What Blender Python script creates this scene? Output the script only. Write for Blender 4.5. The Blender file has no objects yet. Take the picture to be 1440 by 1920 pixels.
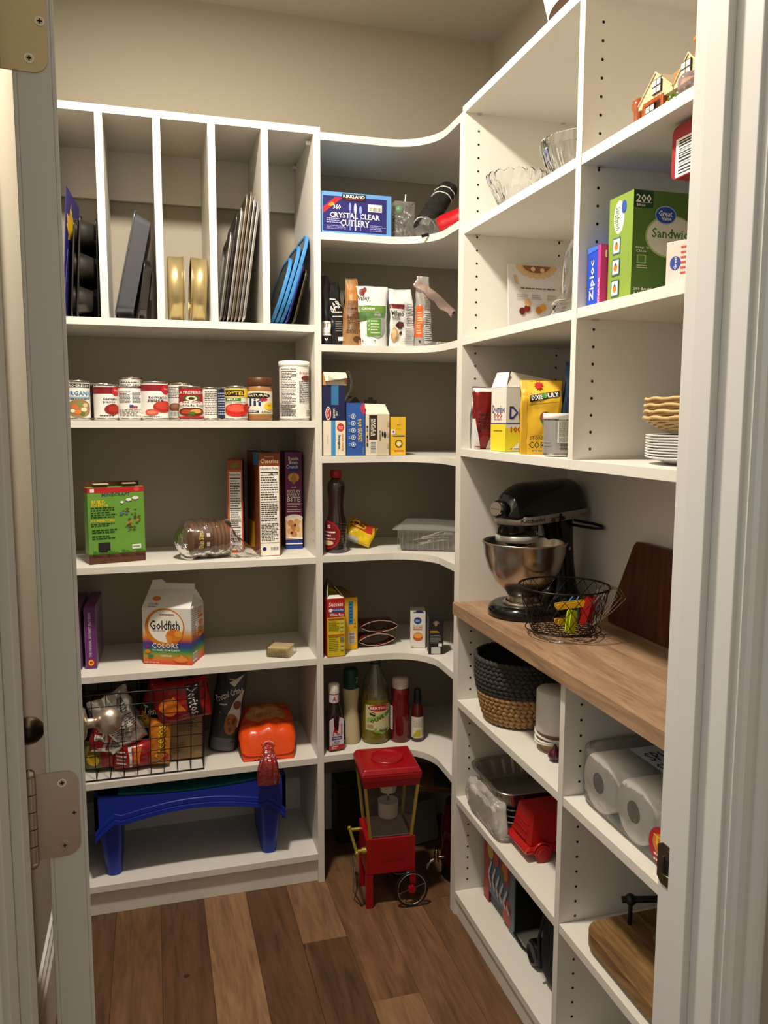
import bpy, math, random
from mathutils import Vector, Matrix, Euler, noise
PI=math.pi; R=math.radians
S=bpy.context.scene; COL=S.collection
# ---------------- camera ----------------
cam=bpy.data.objects.new('camera',bpy.data.cameras.new('camera')); COL.objects.link(cam); S.camera=cam
cam.data.sensor_width=36; cam.data.sensor_fit='HORIZONTAL'; cam.data.lens=36*1507.14/1440
cam.data.clip_start=.02
def _cam(h,yaw,pitch,roll):
    y,p,r=R(yaw),R(pitch),R(roll)
    F=Vector((math.sin(y)*math.cos(p),math.cos(y)*math.cos(p),-math.sin(p)))
    R0=Vector((math.cos(y),-math.sin(y),0)); U0=R0.cross(F)
    Rr=R0*math.cos(r)+U0*math.sin(r); U=-R0*math.sin(r)+U0*math.cos(r)
    m=Matrix((Rr,U,-F)).transposed().to_4x4(); m.translation=(0,0,h); cam.matrix_world=m
_cam(1.3662,16.0801,6.6063,.1545)
# ---------------- light ----------------
W=bpy.data.worlds.new('world'); S.world=W; W.use_nodes=True
W.node_tree.nodes['Background'].inputs[0].default_value=(.86,.77,.60,1)
W.node_tree.nodes['Background'].inputs[1].default_value=.47
S.view_settings.view_transform='Standard'; S.view_settings.look='None'
S.view_settings.gamma=1; S.view_settings.use_curve_mapping=False
S.view_settings.exposure=.0
def light(name,kind,loc,power,color,size=.1,rot=(0,0,0),shape='DISK'):
    l=bpy.data.lights.new(name,kind); l.energy=power; l.color=color
    if kind=='AREA': l.shape=shape; l.size=size
    else: l.shadow_soft_size=size
    o=bpy.data.objects.new(name,l); COL.objects.link(o); o.location=loc; o.rotation_euler=rot; return o
light('pantry_ceiling_light','AREA',(.10,1.50,2.546),39,(1,.905,.775),.15)
light('hall_window_light','AREA',(-1.7,-.15,1.5),8.5,(.86,.92,1.0),1.2,(R(90),0,R(-75)),'SQUARE')
# ---------------- materials ----------------
def lin(c):
    return tuple((x/255/12.92 if x/255<=.04045 else ((x/255+.055)/1.055)**2.4) for x in c)+(1,)
MC={}
def M(name,c=(200,200,200),rough=.5,metal=0,var=.06,scale=30,bump=0,trans=0,ior=1.45,spec=.5,stretch=None,coat=0,alpha=None):
    if name in MC: return MC[name]
    m=bpy.data.materials.new(name); m.use_nodes=True; nt=m.node_tree; N=nt.nodes; L=nt.links
    b=N['Principled BSDF']; b.inputs['Roughness'].default_value=rough; b.inputs['Metallic'].default_value=metal
    b.inputs['Transmission Weight'].default_value=trans; b.inputs['IOR'].default_value=ior
    b.inputs['Specular IOR Level'].default_value=spec; b.inputs['Coat Weight'].default_value=coat
    c=lin(c)
    tc=N.new('ShaderNodeTexCoord'); mp=N.new('ShaderNodeMapping'); L.new(tc.outputs['Object'],mp.inputs[0])
    if stretch: mp.inputs['Scale'].default_value=stretch
    n=N.new('ShaderNodeTexNoise'); n.inputs['Scale'].default_value=scale; n.inputs['Detail'].default_value=4
    L.new(mp.outputs[0],n.inputs[0])
    mx=N.new('ShaderNodeMix'); mx.data_type='RGBA'
    mx.inputs[6].default_value=tuple(x*(1-var) for x in c[:3])+(1,); mx.inputs[7].default_value=tuple(min(1,x*(1+var)) for x in c[:3])+(1,)
    L.new(n.outputs[0],mx.inputs[0]); L.new(mx.outputs[2],b.inputs['Base Color'])
    if bump:
        bp=N.new('ShaderNodeBump'); bp.inputs['Strength'].default_value=bump; bp.inputs['Distance'].default_value=.002
        L.new(n.outputs[0],bp.inputs['Height']); L.new(bp.outputs[0],b.inputs['Normal'])
    MC[name]=m; return m
def wood(name,c1,c2,axis='Y',scale=1,rough=.45,knots=False):
    if name in MC: return MC[name]
    m=bpy.data.materials.new(name); m.use_nodes=True; nt=m.node_tree; N=nt.nodes; L=nt.links; b=N['Principled BSDF']
    b.inputs['Roughness'].default_value=rough; b.inputs['Specular IOR Level'].default_value=.3
    tc=N.new('ShaderNodeTexCoord'); mp=N.new('ShaderNodeMapping'); L.new(tc.outputs['Object'],mp.inputs[0])
    mp.inputs['Scale'].default_value={'Y':(9,1,9),'X':(1,9,9),'Z':(9,9,1)}[axis]
    info=N.new('ShaderNodeObjectInfo'); ml=N.new('ShaderNodeVectorMath'); ml.operation='SCALE'; ml.inputs[0].default_value=(7,3,5)
    L.new(info.outputs['Random'],ml.inputs['Scale']); L.new(ml.outputs[0],mp.inputs['Location'])
    n1=N.new('ShaderNodeTexNoise'); n1.inputs['Scale'].default_value=2.2*scale; n1.inputs['Detail'].default_value=9; n1.inputs['Roughness'].default_value=.65; n1.inputs['Distortion'].default_value=1.3
    L.new(mp.outputs[0],n1.inputs[0])
    n2=N.new('ShaderNodeTexNoise'); n2.inputs['Scale'].default_value=14*scale; n2.inputs['Detail'].default_value=5; L.new(mp.outputs[0],n2.inputs[0])
    ad=N.new('ShaderNodeMath'); ad.operation='MULTIPLY_ADD'; ad.inputs[1].default_value=.35; L.new(n2.outputs[0],ad.inputs[0]); L.new(n1.outputs[0],ad.inputs[2])
    cr=N.new('ShaderNodeValToRGB'); cr.color_ramp.elements[0].position=.48; cr.color_ramp.elements[0].color=lin(c1)
    cr.color_ramp.elements[1].position=.86; cr.color_ramp.elements[1].color=lin(c2)
    L.new(ad.outputs[0],cr.inputs[0]); L.new(cr.outputs[0],b.inputs['Base Color'])
    bp=N.new('ShaderNodeBump'); bp.inputs['Strength'].default_value=.12; bp.inputs['Distance'].default_value=.002; L.new(ad.outputs[0],bp.inputs['Height']); L.new(bp.outputs[0],b.inputs['Normal'])
    MC[name]=m; return m
def clear(name,tint=(255,255,255),gloss=.16,rough=.08,bump=.4,scale=40,body=0,bodyc=(220,220,215)):
    """thin clear plastic film: mostly see-through with sharp reflections"""
    if name in MC: return MC[name]
    m=bpy.data.materials.new(name); m.use_nodes=True; nt=m.node_tree; N=nt.nodes; L=nt.links
    N.remove(N['Principled BSDF']); out=N['Material Output']
    t=N.new('ShaderNodeBsdfTransparent'); t.inputs[0].default_value=lin(tint)
    g=N.new('ShaderNodeBsdfGlossy'); g.inputs['Roughness'].default_value=rough
    tc=N.new('ShaderNodeTexCoord'); n=N.new('ShaderNodeTexNoise'); n.inputs['Scale'].default_value=scale; n.inputs['Detail'].default_value=3; L.new(tc.outputs['Object'],n.inputs[0])
    bp=N.new('ShaderNodeBump'); bp.inputs['Strength'].default_value=bump; bp.inputs['Distance'].default_value=.01; L.new(n.outputs[0],bp.inputs['Height']); L.new(bp.outputs[0],g.inputs['Normal'])
    lw=N.new('ShaderNodeFresnel'); lw.inputs[0].default_value=1.28; L.new(bp.outputs[0],lw.inputs['Normal'])
    ad=N.new('ShaderNodeMath'); ad.operation='ADD'; ad.use_clamp=True; ad.inputs[1].default_value=gloss; L.new(lw.outputs[0],ad.inputs[0])
    mx=N.new('ShaderNodeMixShader'); L.new(ad.outputs[0],mx.inputs[0]); L.new(t.outputs[0],mx.inputs[1]); L.new(g.outputs[0],mx.inputs[2])
    last=mx
    if body:
        d=N.new('ShaderNodeBsdfDiffuse'); d.inputs[0].default_value=lin(bodyc); m2=N.new('ShaderNodeMixShader'); m2.inputs[0].default_value=body
        L.new(mx.outputs[0],m2.inputs[1]); L.new(d.outputs[0],m2.inputs[2]); last=m2
    L.new(last.outputs[0],out.inputs[0]); MC[name]=m; return m
WHITE=M('white_melamine',(221,217,207),.42,var=.015,scale=60,spec=.4)
WALLM=M('greige_wall_paint',(164,156,140),.85,var=.02,scale=200,bump=.05)
CEIL=M('ceiling_paint',(176,170,158),.9,var=.02,scale=200)
TRIM=M('white_trim_paint',(210,208,203),.35,var=.012,scale=20,bump=.02)
BLACK=M('black_plastic',(16,16,18),.35)
HOLE=M('peg_hole_black',(14,12,10),.9)
SILVER=M('chrome',(215,213,208),.12,1)
NICKEL=M('satin_nickel',(190,176,160),.34,1,scale=90)
BRASSY=M('warm_nickel',(200,178,140),.34,1,scale=90)
CARD=M('brown_cardboard',(120,92,66),.8)
# ---------------- mesh builder ----------------
class B:
    def __init__(s): s.v=[];s.f=[];s.k=[];s.sm=[];s.mats=[]
    def add(s,vs,fs,mat,smooth=False,T=None):
        if mat not in s.mats: s.mats.append(mat)
        k=s.mats.index(mat); o=len(s.v)
        for v in vs:
            v=Vector(v); s.v.append(T@v if T else v)
        for f in fs: s.f.append(tuple(i+o for i in f)); s.k.append(k); s.sm.append(smooth)
        return s
    def box(s,x0,x1,y0,y1,z0,z1,mat,T=None):
        vs=[(x,y,z) for z in (z0,z1) for y in (y0,y1) for x in (x0,x1)]
        return s.add(vs,[(0,2,3,1),(4,5,7,6),(0,1,5,4),(1,3,7,5),(3,2,6,7),(2,0,4,6)],mat,False,T)
    def prism(s,poly,z0,z1,mat,T=None,smooth=False):
        n=len(poly); vs=[(x,y,z0) for x,y in poly]+[(x,y,z1) for x,y in poly]
        s.add(vs,[tuple(range(n-1,-1,-1)),tuple(range(n,2*n))],mat,False,T)
        return s.add(vs,[(i,(i+1)%n,n+(i+1)%n,n+i) for i in range(n)],mat,smooth,T)
    def frustum(s,a,b,mat,T=None):
        """loft between two rects a,b=(x0,x1,y0,y1,z)"""
        vs=[(x,y,r[4]) for r in (a,b) for x,y in ((r[0],r[2]),(r[1],r[2]),(r[1],r[3]),(r[0],r[3]))]
        return s.add(vs,[(3,2,1,0),(4,5,6,7)]+[(i,(i+1)%4,4+(i+1)%4,4+i) for i in range(4)],mat,False,T)
    def lathe(s,prof,mat,n=24,T=None,caps=True,fn=None,smooth=True):
        vs=[];m=len(prof)
        for r,z in prof:
            for i in range(n):
                a=2*PI*i/n; p=(r*math.cos(a),r*math.sin(a),z); vs.append(fn(p,a) if fn else p)
        fs=[(j*n+i,j*n+(i+1)%n,(j+1)*n+(i+1)%n,(j+1)*n+i) for j in range(m-1) for i in range(n)]
        s.add(vs,fs,mat,smooth,T)
        if caps:
            c=[]
            if prof[0][0]>1e-5: c.append(tuple(range(n-1,-1,-1)))
            if prof[-1][0]>1e-5: c.append(tuple((m-1)*n+i for i in range(n)))
            if c: s.add(vs,c,mat,False,T)
        return s
    def cyl(s,p0,p1,r,mat,n=12,r1=None,caps=True):
        p0=Vector(p0);p1=Vector(p1);d=p1-p0
        T=Matrix.Translation(p0)@d.to_track_quat('Z','Y').to_matrix().to_4x4()
        return s.lathe([(r,0),(r if r1 is None else r1,d.length)],mat,n,T,caps)
    def sph(s,c,r,mat,n=12,sc=(1,1,1)):
        T=Matrix.Translation(c)@Matrix.Diagonal(sc+(1,)); m=n//2
        return s.lathe([(max(r*math.sin(PI*i/m),0),-r*math.cos(PI*i/m)) for i in range(m+1)],mat,n,T,False)
    def tube(s,pts,r,mat,n=6,closed=False):
        pts=[Vector(p) for p in pts]; k=len(pts); vs=[]; up=Vector((.13,.21,.97))
        for i,p in enumerate(pts):
            a=pts[i-1] if (i or closed) else p; b=pts[(i+1)%k] if (i<k-1 or closed) else p
            t=(b-a).normalized(); u=t.cross(up)
            if u.length<.05: u=t.cross(Vector((1,.1,0)))
            u.normalize(); w=t.cross(u)
            rr=r[i] if isinstance(r,(list,tuple)) else r
            vs+=[p+u*(rr*math.cos(2*PI*j/n))+w*(rr*math.sin(2*PI*j/n)) for j in range(n)]
        q=k if closed else k-1
        s.add(vs,[(i*n+j,i*n+(j+1)%n,((i+1)%k)*n+(j+1)%n,((i+1)%k)*n+j) for i in range(q) for j in range(n)],mat,n>4)
        if not closed: s.add(vs,[tuple(range(n)),tuple((k-1)*n+j for j in range(n-1,-1,-1))],mat)
        return s
    def grid(s,fn,nu,nv,mat,smooth=True,T=None):
        vs=[fn(i/nu,j/nv) for j in range(nv+1) for i in range(nu+1)]
        return s.add(vs,[(j*(nu+1)+i,j*(nu+1)+i+1,(j+1)*(nu+1)+i+1,(j+1)*(nu+1)+i) for j in range(nv) for i in range(nu)],mat,smooth,T)
    def build(s,name,parent=None,bevel=0,solid=0,sub=0,label=None):
        me=bpy.data.meshes.new(name); me.from_pydata([tuple(v) for v in s.v],[],s.f)
        for m in s.mats: me.materials.append(m)
        me.polygons.foreach_set('material_index',s.k); me.polygons.foreach_set('use_smooth',s.sm); me.update()
        o=bpy.data.objects.new(name,me); COL.objects.link(o)
        if parent: o.parent=parent
        if solid: md=o.modifiers.new('solid','SOLIDIFY'); md.thickness=solid; md.offset=0
        if bevel: md=o.modifiers.new('bevel','BEVEL'); md.width=bevel; md.segments=2; md.limit_method='ANGLE'; md.angle_limit=R(40)
        if sub: md=o.modifiers.new('sub','SUBSURF'); md.levels=sub; md.render_levels=sub
        if label: o['label']=label
        return o
def tag(o,label,cat,group=None,kind=None):
    o['label']=label
    if cat: o['category']=cat
    if group: o['group']=group
    if kind: o['kind']=kind
    return o
def thing(name,label,cat,loc=(0,0,0),rz=0,group=None,rot=None):
    o=bpy.data.objects.new(name,None); COL.objects.link(o); o.location=loc
    o.rotation_euler=rot if rot else (0,0,R(rz)); o.empty_display_size=.02
    return tag(o,label,cat,group)
def struct(o,label=None):
    o['kind']='structure'
    if label: o['label']=label
    return o
# ---------------- printing on surfaces ----------------
TC={}
def textmesh(s):
    if s in TC: return TC[s]
    c=bpy.data.curves.new('t','FONT'); c.body=s; c.size=1; c.resolution_u=1; c.offset=.015
    o=bpy.data.objects.new('t',c); COL.objects.link(o)
    me=bpy.data.meshes.new_from_object(o.evaluated_get(bpy.context.evaluated_depsgraph_get()))
    vs=[(v.co.x,v.co.y) for v in me.vertices]; fs=[tuple(p.vertices) for p in me.polygons]
    bpy.data.objects.remove(o); bpy.data.curves.remove(c); bpy.data.meshes.remove(me)
    if vs:
        x0=min(v[0] for v in vs);x1=max(v[0] for v in vs);y0=min(v[1] for v in vs);y1=max(v[1] for v in vs)
        vs=[((x-x0)/max(x1-x0,1e-6)-.5,(y-y0)/max(y1-y0,1e-6)-.5) for x,y in vs]
    TC[s]=(vs,fs); return TC[s]
def C(r,g,b,rough=.45):
    return M('ink_%d_%d_%d_%d'%(r,g,b,rough*100),(r,g,b),rough,var=.03,scale=80)
def prt(b,mp,items,curved=0,off0=.0003,step=.00012):
    """items in face units 0..1; mp(u,v,off)->xyz; curved: columns used to follow bent surfaces"""
    off=off0
    for it in items:
        k=it[0]; nc=max(1,curved); nr=min(curved,10) or 1
        if k=='r':
            _,u0,v0,u1,v1,c=it; b.grid(lambda s,t:mp(u0+(u1-u0)*s,v0+(v1-v0)*t,off),nc,nr,c,bool(curved))
        elif k=='e':
            _,cu,cv,ru,rv,c=it; n=24 if curved else 16
            b.grid(lambda s,t:mp(cu-ru*math.cos(PI*s),cv+(2*t-1)*rv*math.sin(PI*s),off),n,max(1,nr//2) if curved else 1,c,bool(curved))
        elif k=='t':
            _,s,cu,cv,w,h,c=it[:7]; rot=R(it[7]) if len(it)>7 else 0; asp=it[8] if len(it)>8 else 1
            vs,fs=textmesh(s); out=[]
            for x,y in vs:
                x*=w;y*=h
                sn=round(math.sin(rot),4); cs=round(math.cos(rot),4)
                if abs(cs)<.01: xr,yr=-y*sn,x*sn      # w runs along v, h along u
                else: xr=x*cs-y*sn*asp; yr=x*sn/asp+y*cs
                out.append(mp(cu+xr,cv+yr,off+(.0004 if curved else 0)))
            b.add(out,fs,c)
        elif k=='p':
            _,ps,c=it
            if curved and len(ps)==4:
                b.grid(lambda s,t:mp(*[(ps[0][i]*(1-s)+ps[1][i]*s)*(1-t)+(ps[3][i]*(1-s)+ps[2][i]*s)*t for i in (0,1)],off),8,8,c,True); off+=step; continue
            b.add([mp(u,v,off) for u,v in ps],[tuple(range(len(ps)))],c)
        elif k=='l':   # small print: rows of words
            _,u0,v0,u1,v1,n,c=it; rr=random.Random(int(u0*997+v0*313+n)); hh=(v1-v0)/n
            for i in range(n):
                u=u0; e=u1-(u1-u0)*rr.choice((0,0,.08,.25))
                while u<e-.01*(u1-u0):
                    w=(u1-u0)*rr.uniform(.06,.2); w=min(w,e-u); va=v0+hh*(i+.3)
                    b.add([mp(a,q,off) for a,q in ((u,va),(u+w,va),(u+w,va+hh*.42),(u,va+hh*.42))],[(0,1,2,3)],c); u+=w+(u1-u0)*.03
        elif k=='b':   # bar code
            _,u0,v0,u1,v1,vert=it; rr=random.Random(5)
            prt(b,mp,[('r',u0,v0,u1,v1,C(235,232,225))],curved,off); t=.06
            while t<.92:
                w=rr.uniform(.015,.05); q=.12
                if vert: a=(u0+(u1-u0)*t,v0+(v1-v0)*q,u0+(u1-u0)*(t+w),v1-(v1-v0)*.1)
                else: a=(u0+(u1-u0)*q,v0+(v1-v0)*t,u1-(u1-u0)*.1,v0+(v1-v0)*(t+w))
                prt(b,mp,[('r',)+a+(C(25,22,22),)],0,off+step); t+=w+rr.uniform(.02,.05)
            off+=step
        elif k=='n':   # nutrition table
            _,u0,v0,u1,v1=it; K=C(30,28,28); Wt=C(238,234,226); du=u1-u0;dv=v1-v0
            prt(b,mp,[('r',u0,v0,u1,v1,Wt),('t','Nutrition Facts',(u0+u1)/2,v1-dv*.035,du*.92,dv*.035,K),('r',u0+du*.03,v1-dv*.09,u1-du*.03,v1-dv*.075,K),
              ('l',u0+du*.05,v0+dv*.55,u1-du*.05,v1-dv*.1,11,K),('r',u0+du*.03,v0+dv*.53,u1-du*.03,v0+dv*.54,K),('l',u0+du*.05,v0+dv*.28,u1-du*.05,v0+dv*.52,9,K),('l',u0+du*.05,v0+dv*.02,u1-du*.05,v0+dv*.26,12,K)],curved,off); off+=step*6
        off+=step
def boxmap(w,d,h):
    return {'F':lambda u,v,o:(-w/2+u*w,-d/2-o,v*h),'L':lambda u,v,o:(-w/2-o,d/2-u*d,v*h),
            'R':lambda u,v,o:(w/2+o,-d/2+u*d,v*h),'T':lambda u,v,o:(-w/2+u*w,-d/2+v*d,h+o)}
def cylmap(rf,h,a0=0):
    """rf(v)->radius; u .5 faces -Y, u range 0..1 covers 180 degrees"""
    return lambda u,v,o:((rf(v)+o)*math.sin((u-.5)*PI+a0),-(rf(v)+o)*math.cos((u-.5)*PI+a0),v*h)
# ---------------- room ----------------
T_=.019
XL0,XW,YF,YB,ZC=-.2635,1.0851,.88,2.5175,2.558
def sbox(name,a,mat,label=None): return struct(B().box(*a,mat).build(name),label)
sbox('wall_back',(XL0-.1,XW+.1,YB,YB+.1,0,ZC),WALLM)
sbox('wall_right',(XW,XW+.1,YF,YB,0,ZC),WALLM)
sbox('wall_left',(XL0-.1,XL0,YF,YB,0,ZC),WALLM)
sbox('ceiling',(XL0-.1,XW+.1,YF-.12,YB+.1,ZC,ZC+.08),CEIL)
YO=.766   # hall side of the front wall
JL,JR,ZH=-.1427,.642,2.06
b=B(); b.box(-2.2,JL-.02,YO,YF,0,ZC,WALLM); b.box(JR+.02,2.6,YO,YF,0,ZC,WALLM); b.box(JL-.02,JR+.02,YO,YF,ZH+.02,ZC,WALLM)
struct(b.build('wall_front'))
# planks
sub=M('floor_gap_dark',(38,24,14),.8)
fl=struct(B().box(-2.2,2.6,-1.2,YB+.1,-.06,-.004,sub).build('floor'))
PL=[wood('oak_plank_%d'%i,a,b_) for i,(a,b_) in enumerate((((80,56,38),(116,84,58)),((98,70,48),(138,104,74)),((68,46,31),(102,72,50)),((108,78,54),(148,114,82)),((86,60,40),(126,92,64))))]
rnd=random.Random(3)
xs=[-.132+.1185*i for i in range(-3,12)]
joint={1:[2.19],6:[1.943],7:[1.69],8:[2.05],9:[2.04]}
tone={0:2,1:2,2:2,3:0,4:2,5:3,6:2,7:1,8:4,9:4,10:0,11:0}
k=0
for i in range(len(xs)-1):
    js=sorted([-1.2]+joint.get(i-1,[1.0+rnd.uniform(-.3,.2)])+[.2+rnd.uniform(-.3,.3),YB])
    if i-1 in joint: js=sorted(js+[.9-rnd.uniform(0,.5)])
    for a,c in zip(js,js[1:]):
        if c-a<.05: continue
        t=tone.get(i,1) if c>1.9 else rnd.randrange(5)
        if i==7 and c<2: t=2
        if i==8 and c<1.8: t=3
        pm=PL[t]; z=-rnd.uniform(0,.0005)
        o=B().box(xs[i]+.0003,xs[i+1]-.0003,a+.0003,c-.0003,-.012,z,pm).build('plank',fl,bevel=.0006)
# dark knots in the planks
kn=M('wood_knot',(52,28,14),.6,var=.3,scale=60)
b=B()
for x,y,rx,ry in ((.045,1.90,.008,.006),(.047,1.70,.009,.007),(.345,1.93,.002,.012)):
    b.add([(x+rx*math.cos(a*PI/6),y+ry*math.sin(a*PI/6),.00015) for a in range(12)],[tuple(range(12))],kn)
b.build('knot',fl)
# baseboards
def baseboard(name,p0,p1,nrm):
    prof=[(0,0),(.014,0),(.014,.15),(.010,.158),(.010,.172),(.006,.180),(.006,.190),(0,.193)]
    bb=B(); vs=[]
    for p in (p0,p1):
        for d,z in prof: vs.append((p[0]+nrm[0]*d,p[1]+nrm[1]*d,z))
    n=len(prof); bb.add(vs,[(i,(i+1)%n,n+(i+1)%n,n+i) for i in range(n)],TRIM)
    return struct(bb.build(name))
baseboard('baseboard_left',(XL0,YF),(XL0,2.19),(1,0)); baseboard('baseboard_back',(XL0,YB),(XW,YB),(0,-1))
# door jambs, stops and casings
def jamb(name,x,s):   # s=+1: jamb on the right (faces -X)
    bb=B(); xx=lambda d:x-s*d
    def bx(d0,d1,y0,y1,z1=ZH): bb.box(min(xx(d0),xx(d1)),max(xx(d0),xx(d1)),y0,y1,0,z1,TRIM)
    bx(-.02,0,YO,YF); bx(0,.011,.809,.846)
    o=struct(bb.build(name,bevel=.0012)); 
    prof=[(-.006,YO),(-.006,YO-.009),(-.012,YO-.011),(-.016,YO-.016),(-.026,YO-.016),(-.034,YO-.013),(-.040,YO-.019),(-.046,YO-.021),(-.052,YO-.021),(-.057,YO-.018),(-.057,YO)]
    for nm,sg,yb in (('casing',1,YO),):
        c=B(); pts=[(x-s*d,y) for d,y in prof]; c.prism(pts,0,ZH+.06,TRIM); c.build('casing',o)
    # pantry side casing
    c=B(); pts=[(x-s*d,YF+(YO-y)) for d,y in prof]; c.prism(pts,0,ZH+.06,TRIM); c.build('casing',o)
    return o
jl=jamb('trim_1',JL,-1); jr=jamb('trim_2',JR,1)
hd=struct(B().box(JL,JR,YO,YF,ZH,ZH+.02,TRIM).box(JL,JR,.809,.846,ZH-.011,ZH,TRIM).box(JL-.06,JR+.06,YO-.02,YO,ZH+.006,ZH+.064,TRIM).build('trim_3'))
# strike plate
DARKM=M('brushed_pewter',(120,112,100),.36,1,scale=60)
ST=thing('strike_plate','pewter latch strike plate let into the right door jamb','strike plate',(JR,.864,.776))
b=B(); P_=[(-.022,-.0285),(.010,-.0285),(.019,-.022),(.0195,.022),(.010,.0285),(-.022,.0285)]
Ty=Matrix(((0,0,-1,0),(1,0,0,0),(0,1,0,0),(0,0,0,1)))
b.prism([(p[0],p[1]) for p in P_],-.0005,.0016,DARKM,T=Ty).build('plate',ST)
B().prism([(-.006,-.009),(.003,-.009),(.003,.009),(-.006,.009)],.0015,.0019,BLACK,T=Ty).build('latch_opening',ST)
b=B(); b.cyl((-.0016,-.004,.020),(-.0026,-.004,.020),.0035,DARKM,10); b.build('screw',ST)
b=B(); b.cyl((-.0016,-.004,-.020),(-.0026,-.004,-.020),.0035,DARKM,10); b.build('screw',ST)
b=B(); b.tube([(-.002,-.008,-.012),(-.004,.004,-.012),(-.003,.006,0),(-.003,.005,.012)],.0014,DARKM); b.build('lip',ST)
# ---------------- door ----------------
dd=Vector((-.095,1,0)).normalized(); ang=math.atan2(dd.y,dd.x)   # door runs along +x of its own frame
DO=struct(thing('door_1','white panel door standing open against the left wall',None,(-.081,.9035,.008)))
DO.rotation_euler=(0,0,ang)    # local x along the door, local y points to the left face
del DO['label']
Dl,Dt,Dh=.757,.040,2.03
b=B(); b.box(0,Dl,.004,Dt-.004,0,Dh,TRIM)
for y0,y1 in ((0,.004),(Dt-.004,Dt)):
    b.box(0,.11,y0,y1,0,Dh,TRIM); b.box(Dl-.11,Dl,y0,y1,0,Dh,TRIM)
    for z0,z1 in ((0,.2),(.86,1.0),(Dh-.12,Dh)): b.box(.11,Dl-.11,y0,y1,z0,z1,TRIM)
b.build('slab',DO,bevel=.0008)
for side in (-1,1):
    y=0 if side<0 else Dt; z=.772; x=Dl-.062
    f=lambda a,c: [(x,y+side*a,z),(x,y+side*c,z)]
    b=B(); T=Matrix.Translation((x,y,z))@Matrix.Rotation(R(90)*(1 if side<0 else -1),4,'X')
    b.lathe([(.0325,0),(.0325,.003),(.028,.008),(.014,.011)],NICKEL,28,T); ro=b.build('rosette',DO)
    b=B(); b.lathe([(.0125,.008),(.0100,.014),(.0095,.022),(.0115,.0275),(.0165,.031),(.0225,.0375),(.0258,.0455),(.0266,.0525),(.0254,.0605),(.0205,.0685),(.0125,.0740),(.005,.0760),(0,.0763)],NICKEL,28,T,False); b.build('door_knob',DO)
for zc,mt in ((.928,NICKEL),(1.745,BRASSY),(.2,NICKEL)):
    b=B(); r=.0145; P_=[]; y1=.034; hz=.0485   # leaf on the hinge edge, y from the knuckle to the right
    pts=[(Dt+.014,-hz),(Dt+.014,hz)]
    for cx,cz,a0 in ((.007+r,hz-r,90),(.007+r,-hz+r,180)):
        for a in range(0,91,15): pts.append((cx+r*math.cos(R(a0+a)),cz+r*math.sin(R(a0+a))))
    T=Matrix.Translation((0,0,zc))@Matrix(((0,0,-1,0),(1,0,0,0),(0,1,0,0),(0,0,0,1)))
    b.prism(pts[::-1],-.0005,.0018,mt,T=T); hg=b.build('hinge_leaf',DO,bevel=.0004)
    b=B()
    for i in range(5): b.cyl((-.003,Dt+.016,zc-hz+i*.0194+.0005),(-.003,Dt+.016,zc-hz+(i+1)*.0194-.0005),.0062,mt,16)
    b.sph((-.003,Dt+.016,zc+hz+.002),.0058,mt); b.sph((-.003,Dt+.016,zc-hz-.002),.0058,mt); b.build('hinge_knuckle',DO)
    for sy,sz in ((.024,.036),(.013,0),(.024,-.036)):
        b=B(); b.cyl((-.0017,sy,zc+sz),(-.0029,sy,zc+sz),.0046,SILVER,14); b.cyl((-.0028,sy,zc+sz),(-.0030,sy,zc+sz),.0034,mt,12)
        for w,h_ in ((.0022,.0006),(.0006,.0022)): b.box(-.0032,-.0029,sy-w,sy+w,zc+sz-h_,zc+sz+h_,HOLE)
        b.build('screw',hg)
# ---------------- shelving ----------------
YL,X1,XR,YP,YQ,YM=2.2058,.4557,.768,1.9835,1.9499,1.3909
L=dict(top=2.138,s2=1.6207,s3=1.3602,s4=.9774,s5=.6834,s6=.3864,s7=.0904)
def pegs(panel,x0,x1,face,zs,axis,skip=()):
    """columns of drilled holes; axis 'y': face is a plane of constant y, columns at x0,x1"""
    b=B()
    for c in (x0,x1):
        z=zs[0]
        while z<zs[1]:
            if not any(abs(z-q)<.012 for q in skip):
                if axis=='y': b.cyl((c,face,z),(c,face-.0004,z),.0028,HOLE,8)
                else: b.cyl((face,c,z),(face+.0004,c,z),.0028,HOLE,8)
            z+=.032
    o=b.build('peg_holes',panel); o['kind']='stuff'; return o
def pins(par,pts):
    for p,d in pts:
        p=Vector(p); d=Vector(d); B().cyl(p,p+d*.009,.0028,SILVER,8).box(p.x-.004+d.x*.007,p.x+.004+d.x*.007,p.y-.004+d.y*.007,p.y+.004+d.y*.007,p.z-.001,p.z+.003,SILVER).build('shelf_pin',par)
U=thing('shelving_unit','tall white shelving unit on the back wall with upright tray dividers','shelves',(.1,2.36,0))
def part(bb,name,par,bevel=.0006,label=None):
    o=bb.build(name,par,bevel=bevel,label=label); o.matrix_parent_inverse=Matrix.Translation(par.location).inverted(); return o
xl=-.2515
LP=part(B().box(xl,xl+T_,YL,YB-.002,0,2.119,WHITE),'side_panel',U)
RP=part(B().box(X1-T_,X1,YL,YB-.002,0,2.138,WHITE),'side_panel',U)
part(B().box(xl,X1-T_,YL,YB-.002,2.119,2.138,WHITE),'top_panel',U)
for kz in ('s2','s3','s4','s5','s6','s7'):
    z=L[kz]; o=part(B().box(xl+T_,X1-T_,YL,YB-.004,z-T_,z,WHITE),'shelf',U)
for x in (-.1045,.0339,.170,.3071): part(B().box(x-T_/2,x+T_/2,YL,YB-.004,L['s2'],2.119,WHITE),'tray_divider',U)
part(B().box(xl+T_,X1-T_,YB-.016,YB-.004,1.985,2.119,WHITE),'hanging_rail',U)
part(B().box(xl+T_,X1-T_,YL+.012,YL+.03,0,L['s7']-T_,WHITE),'toe_kick',U)
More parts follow.
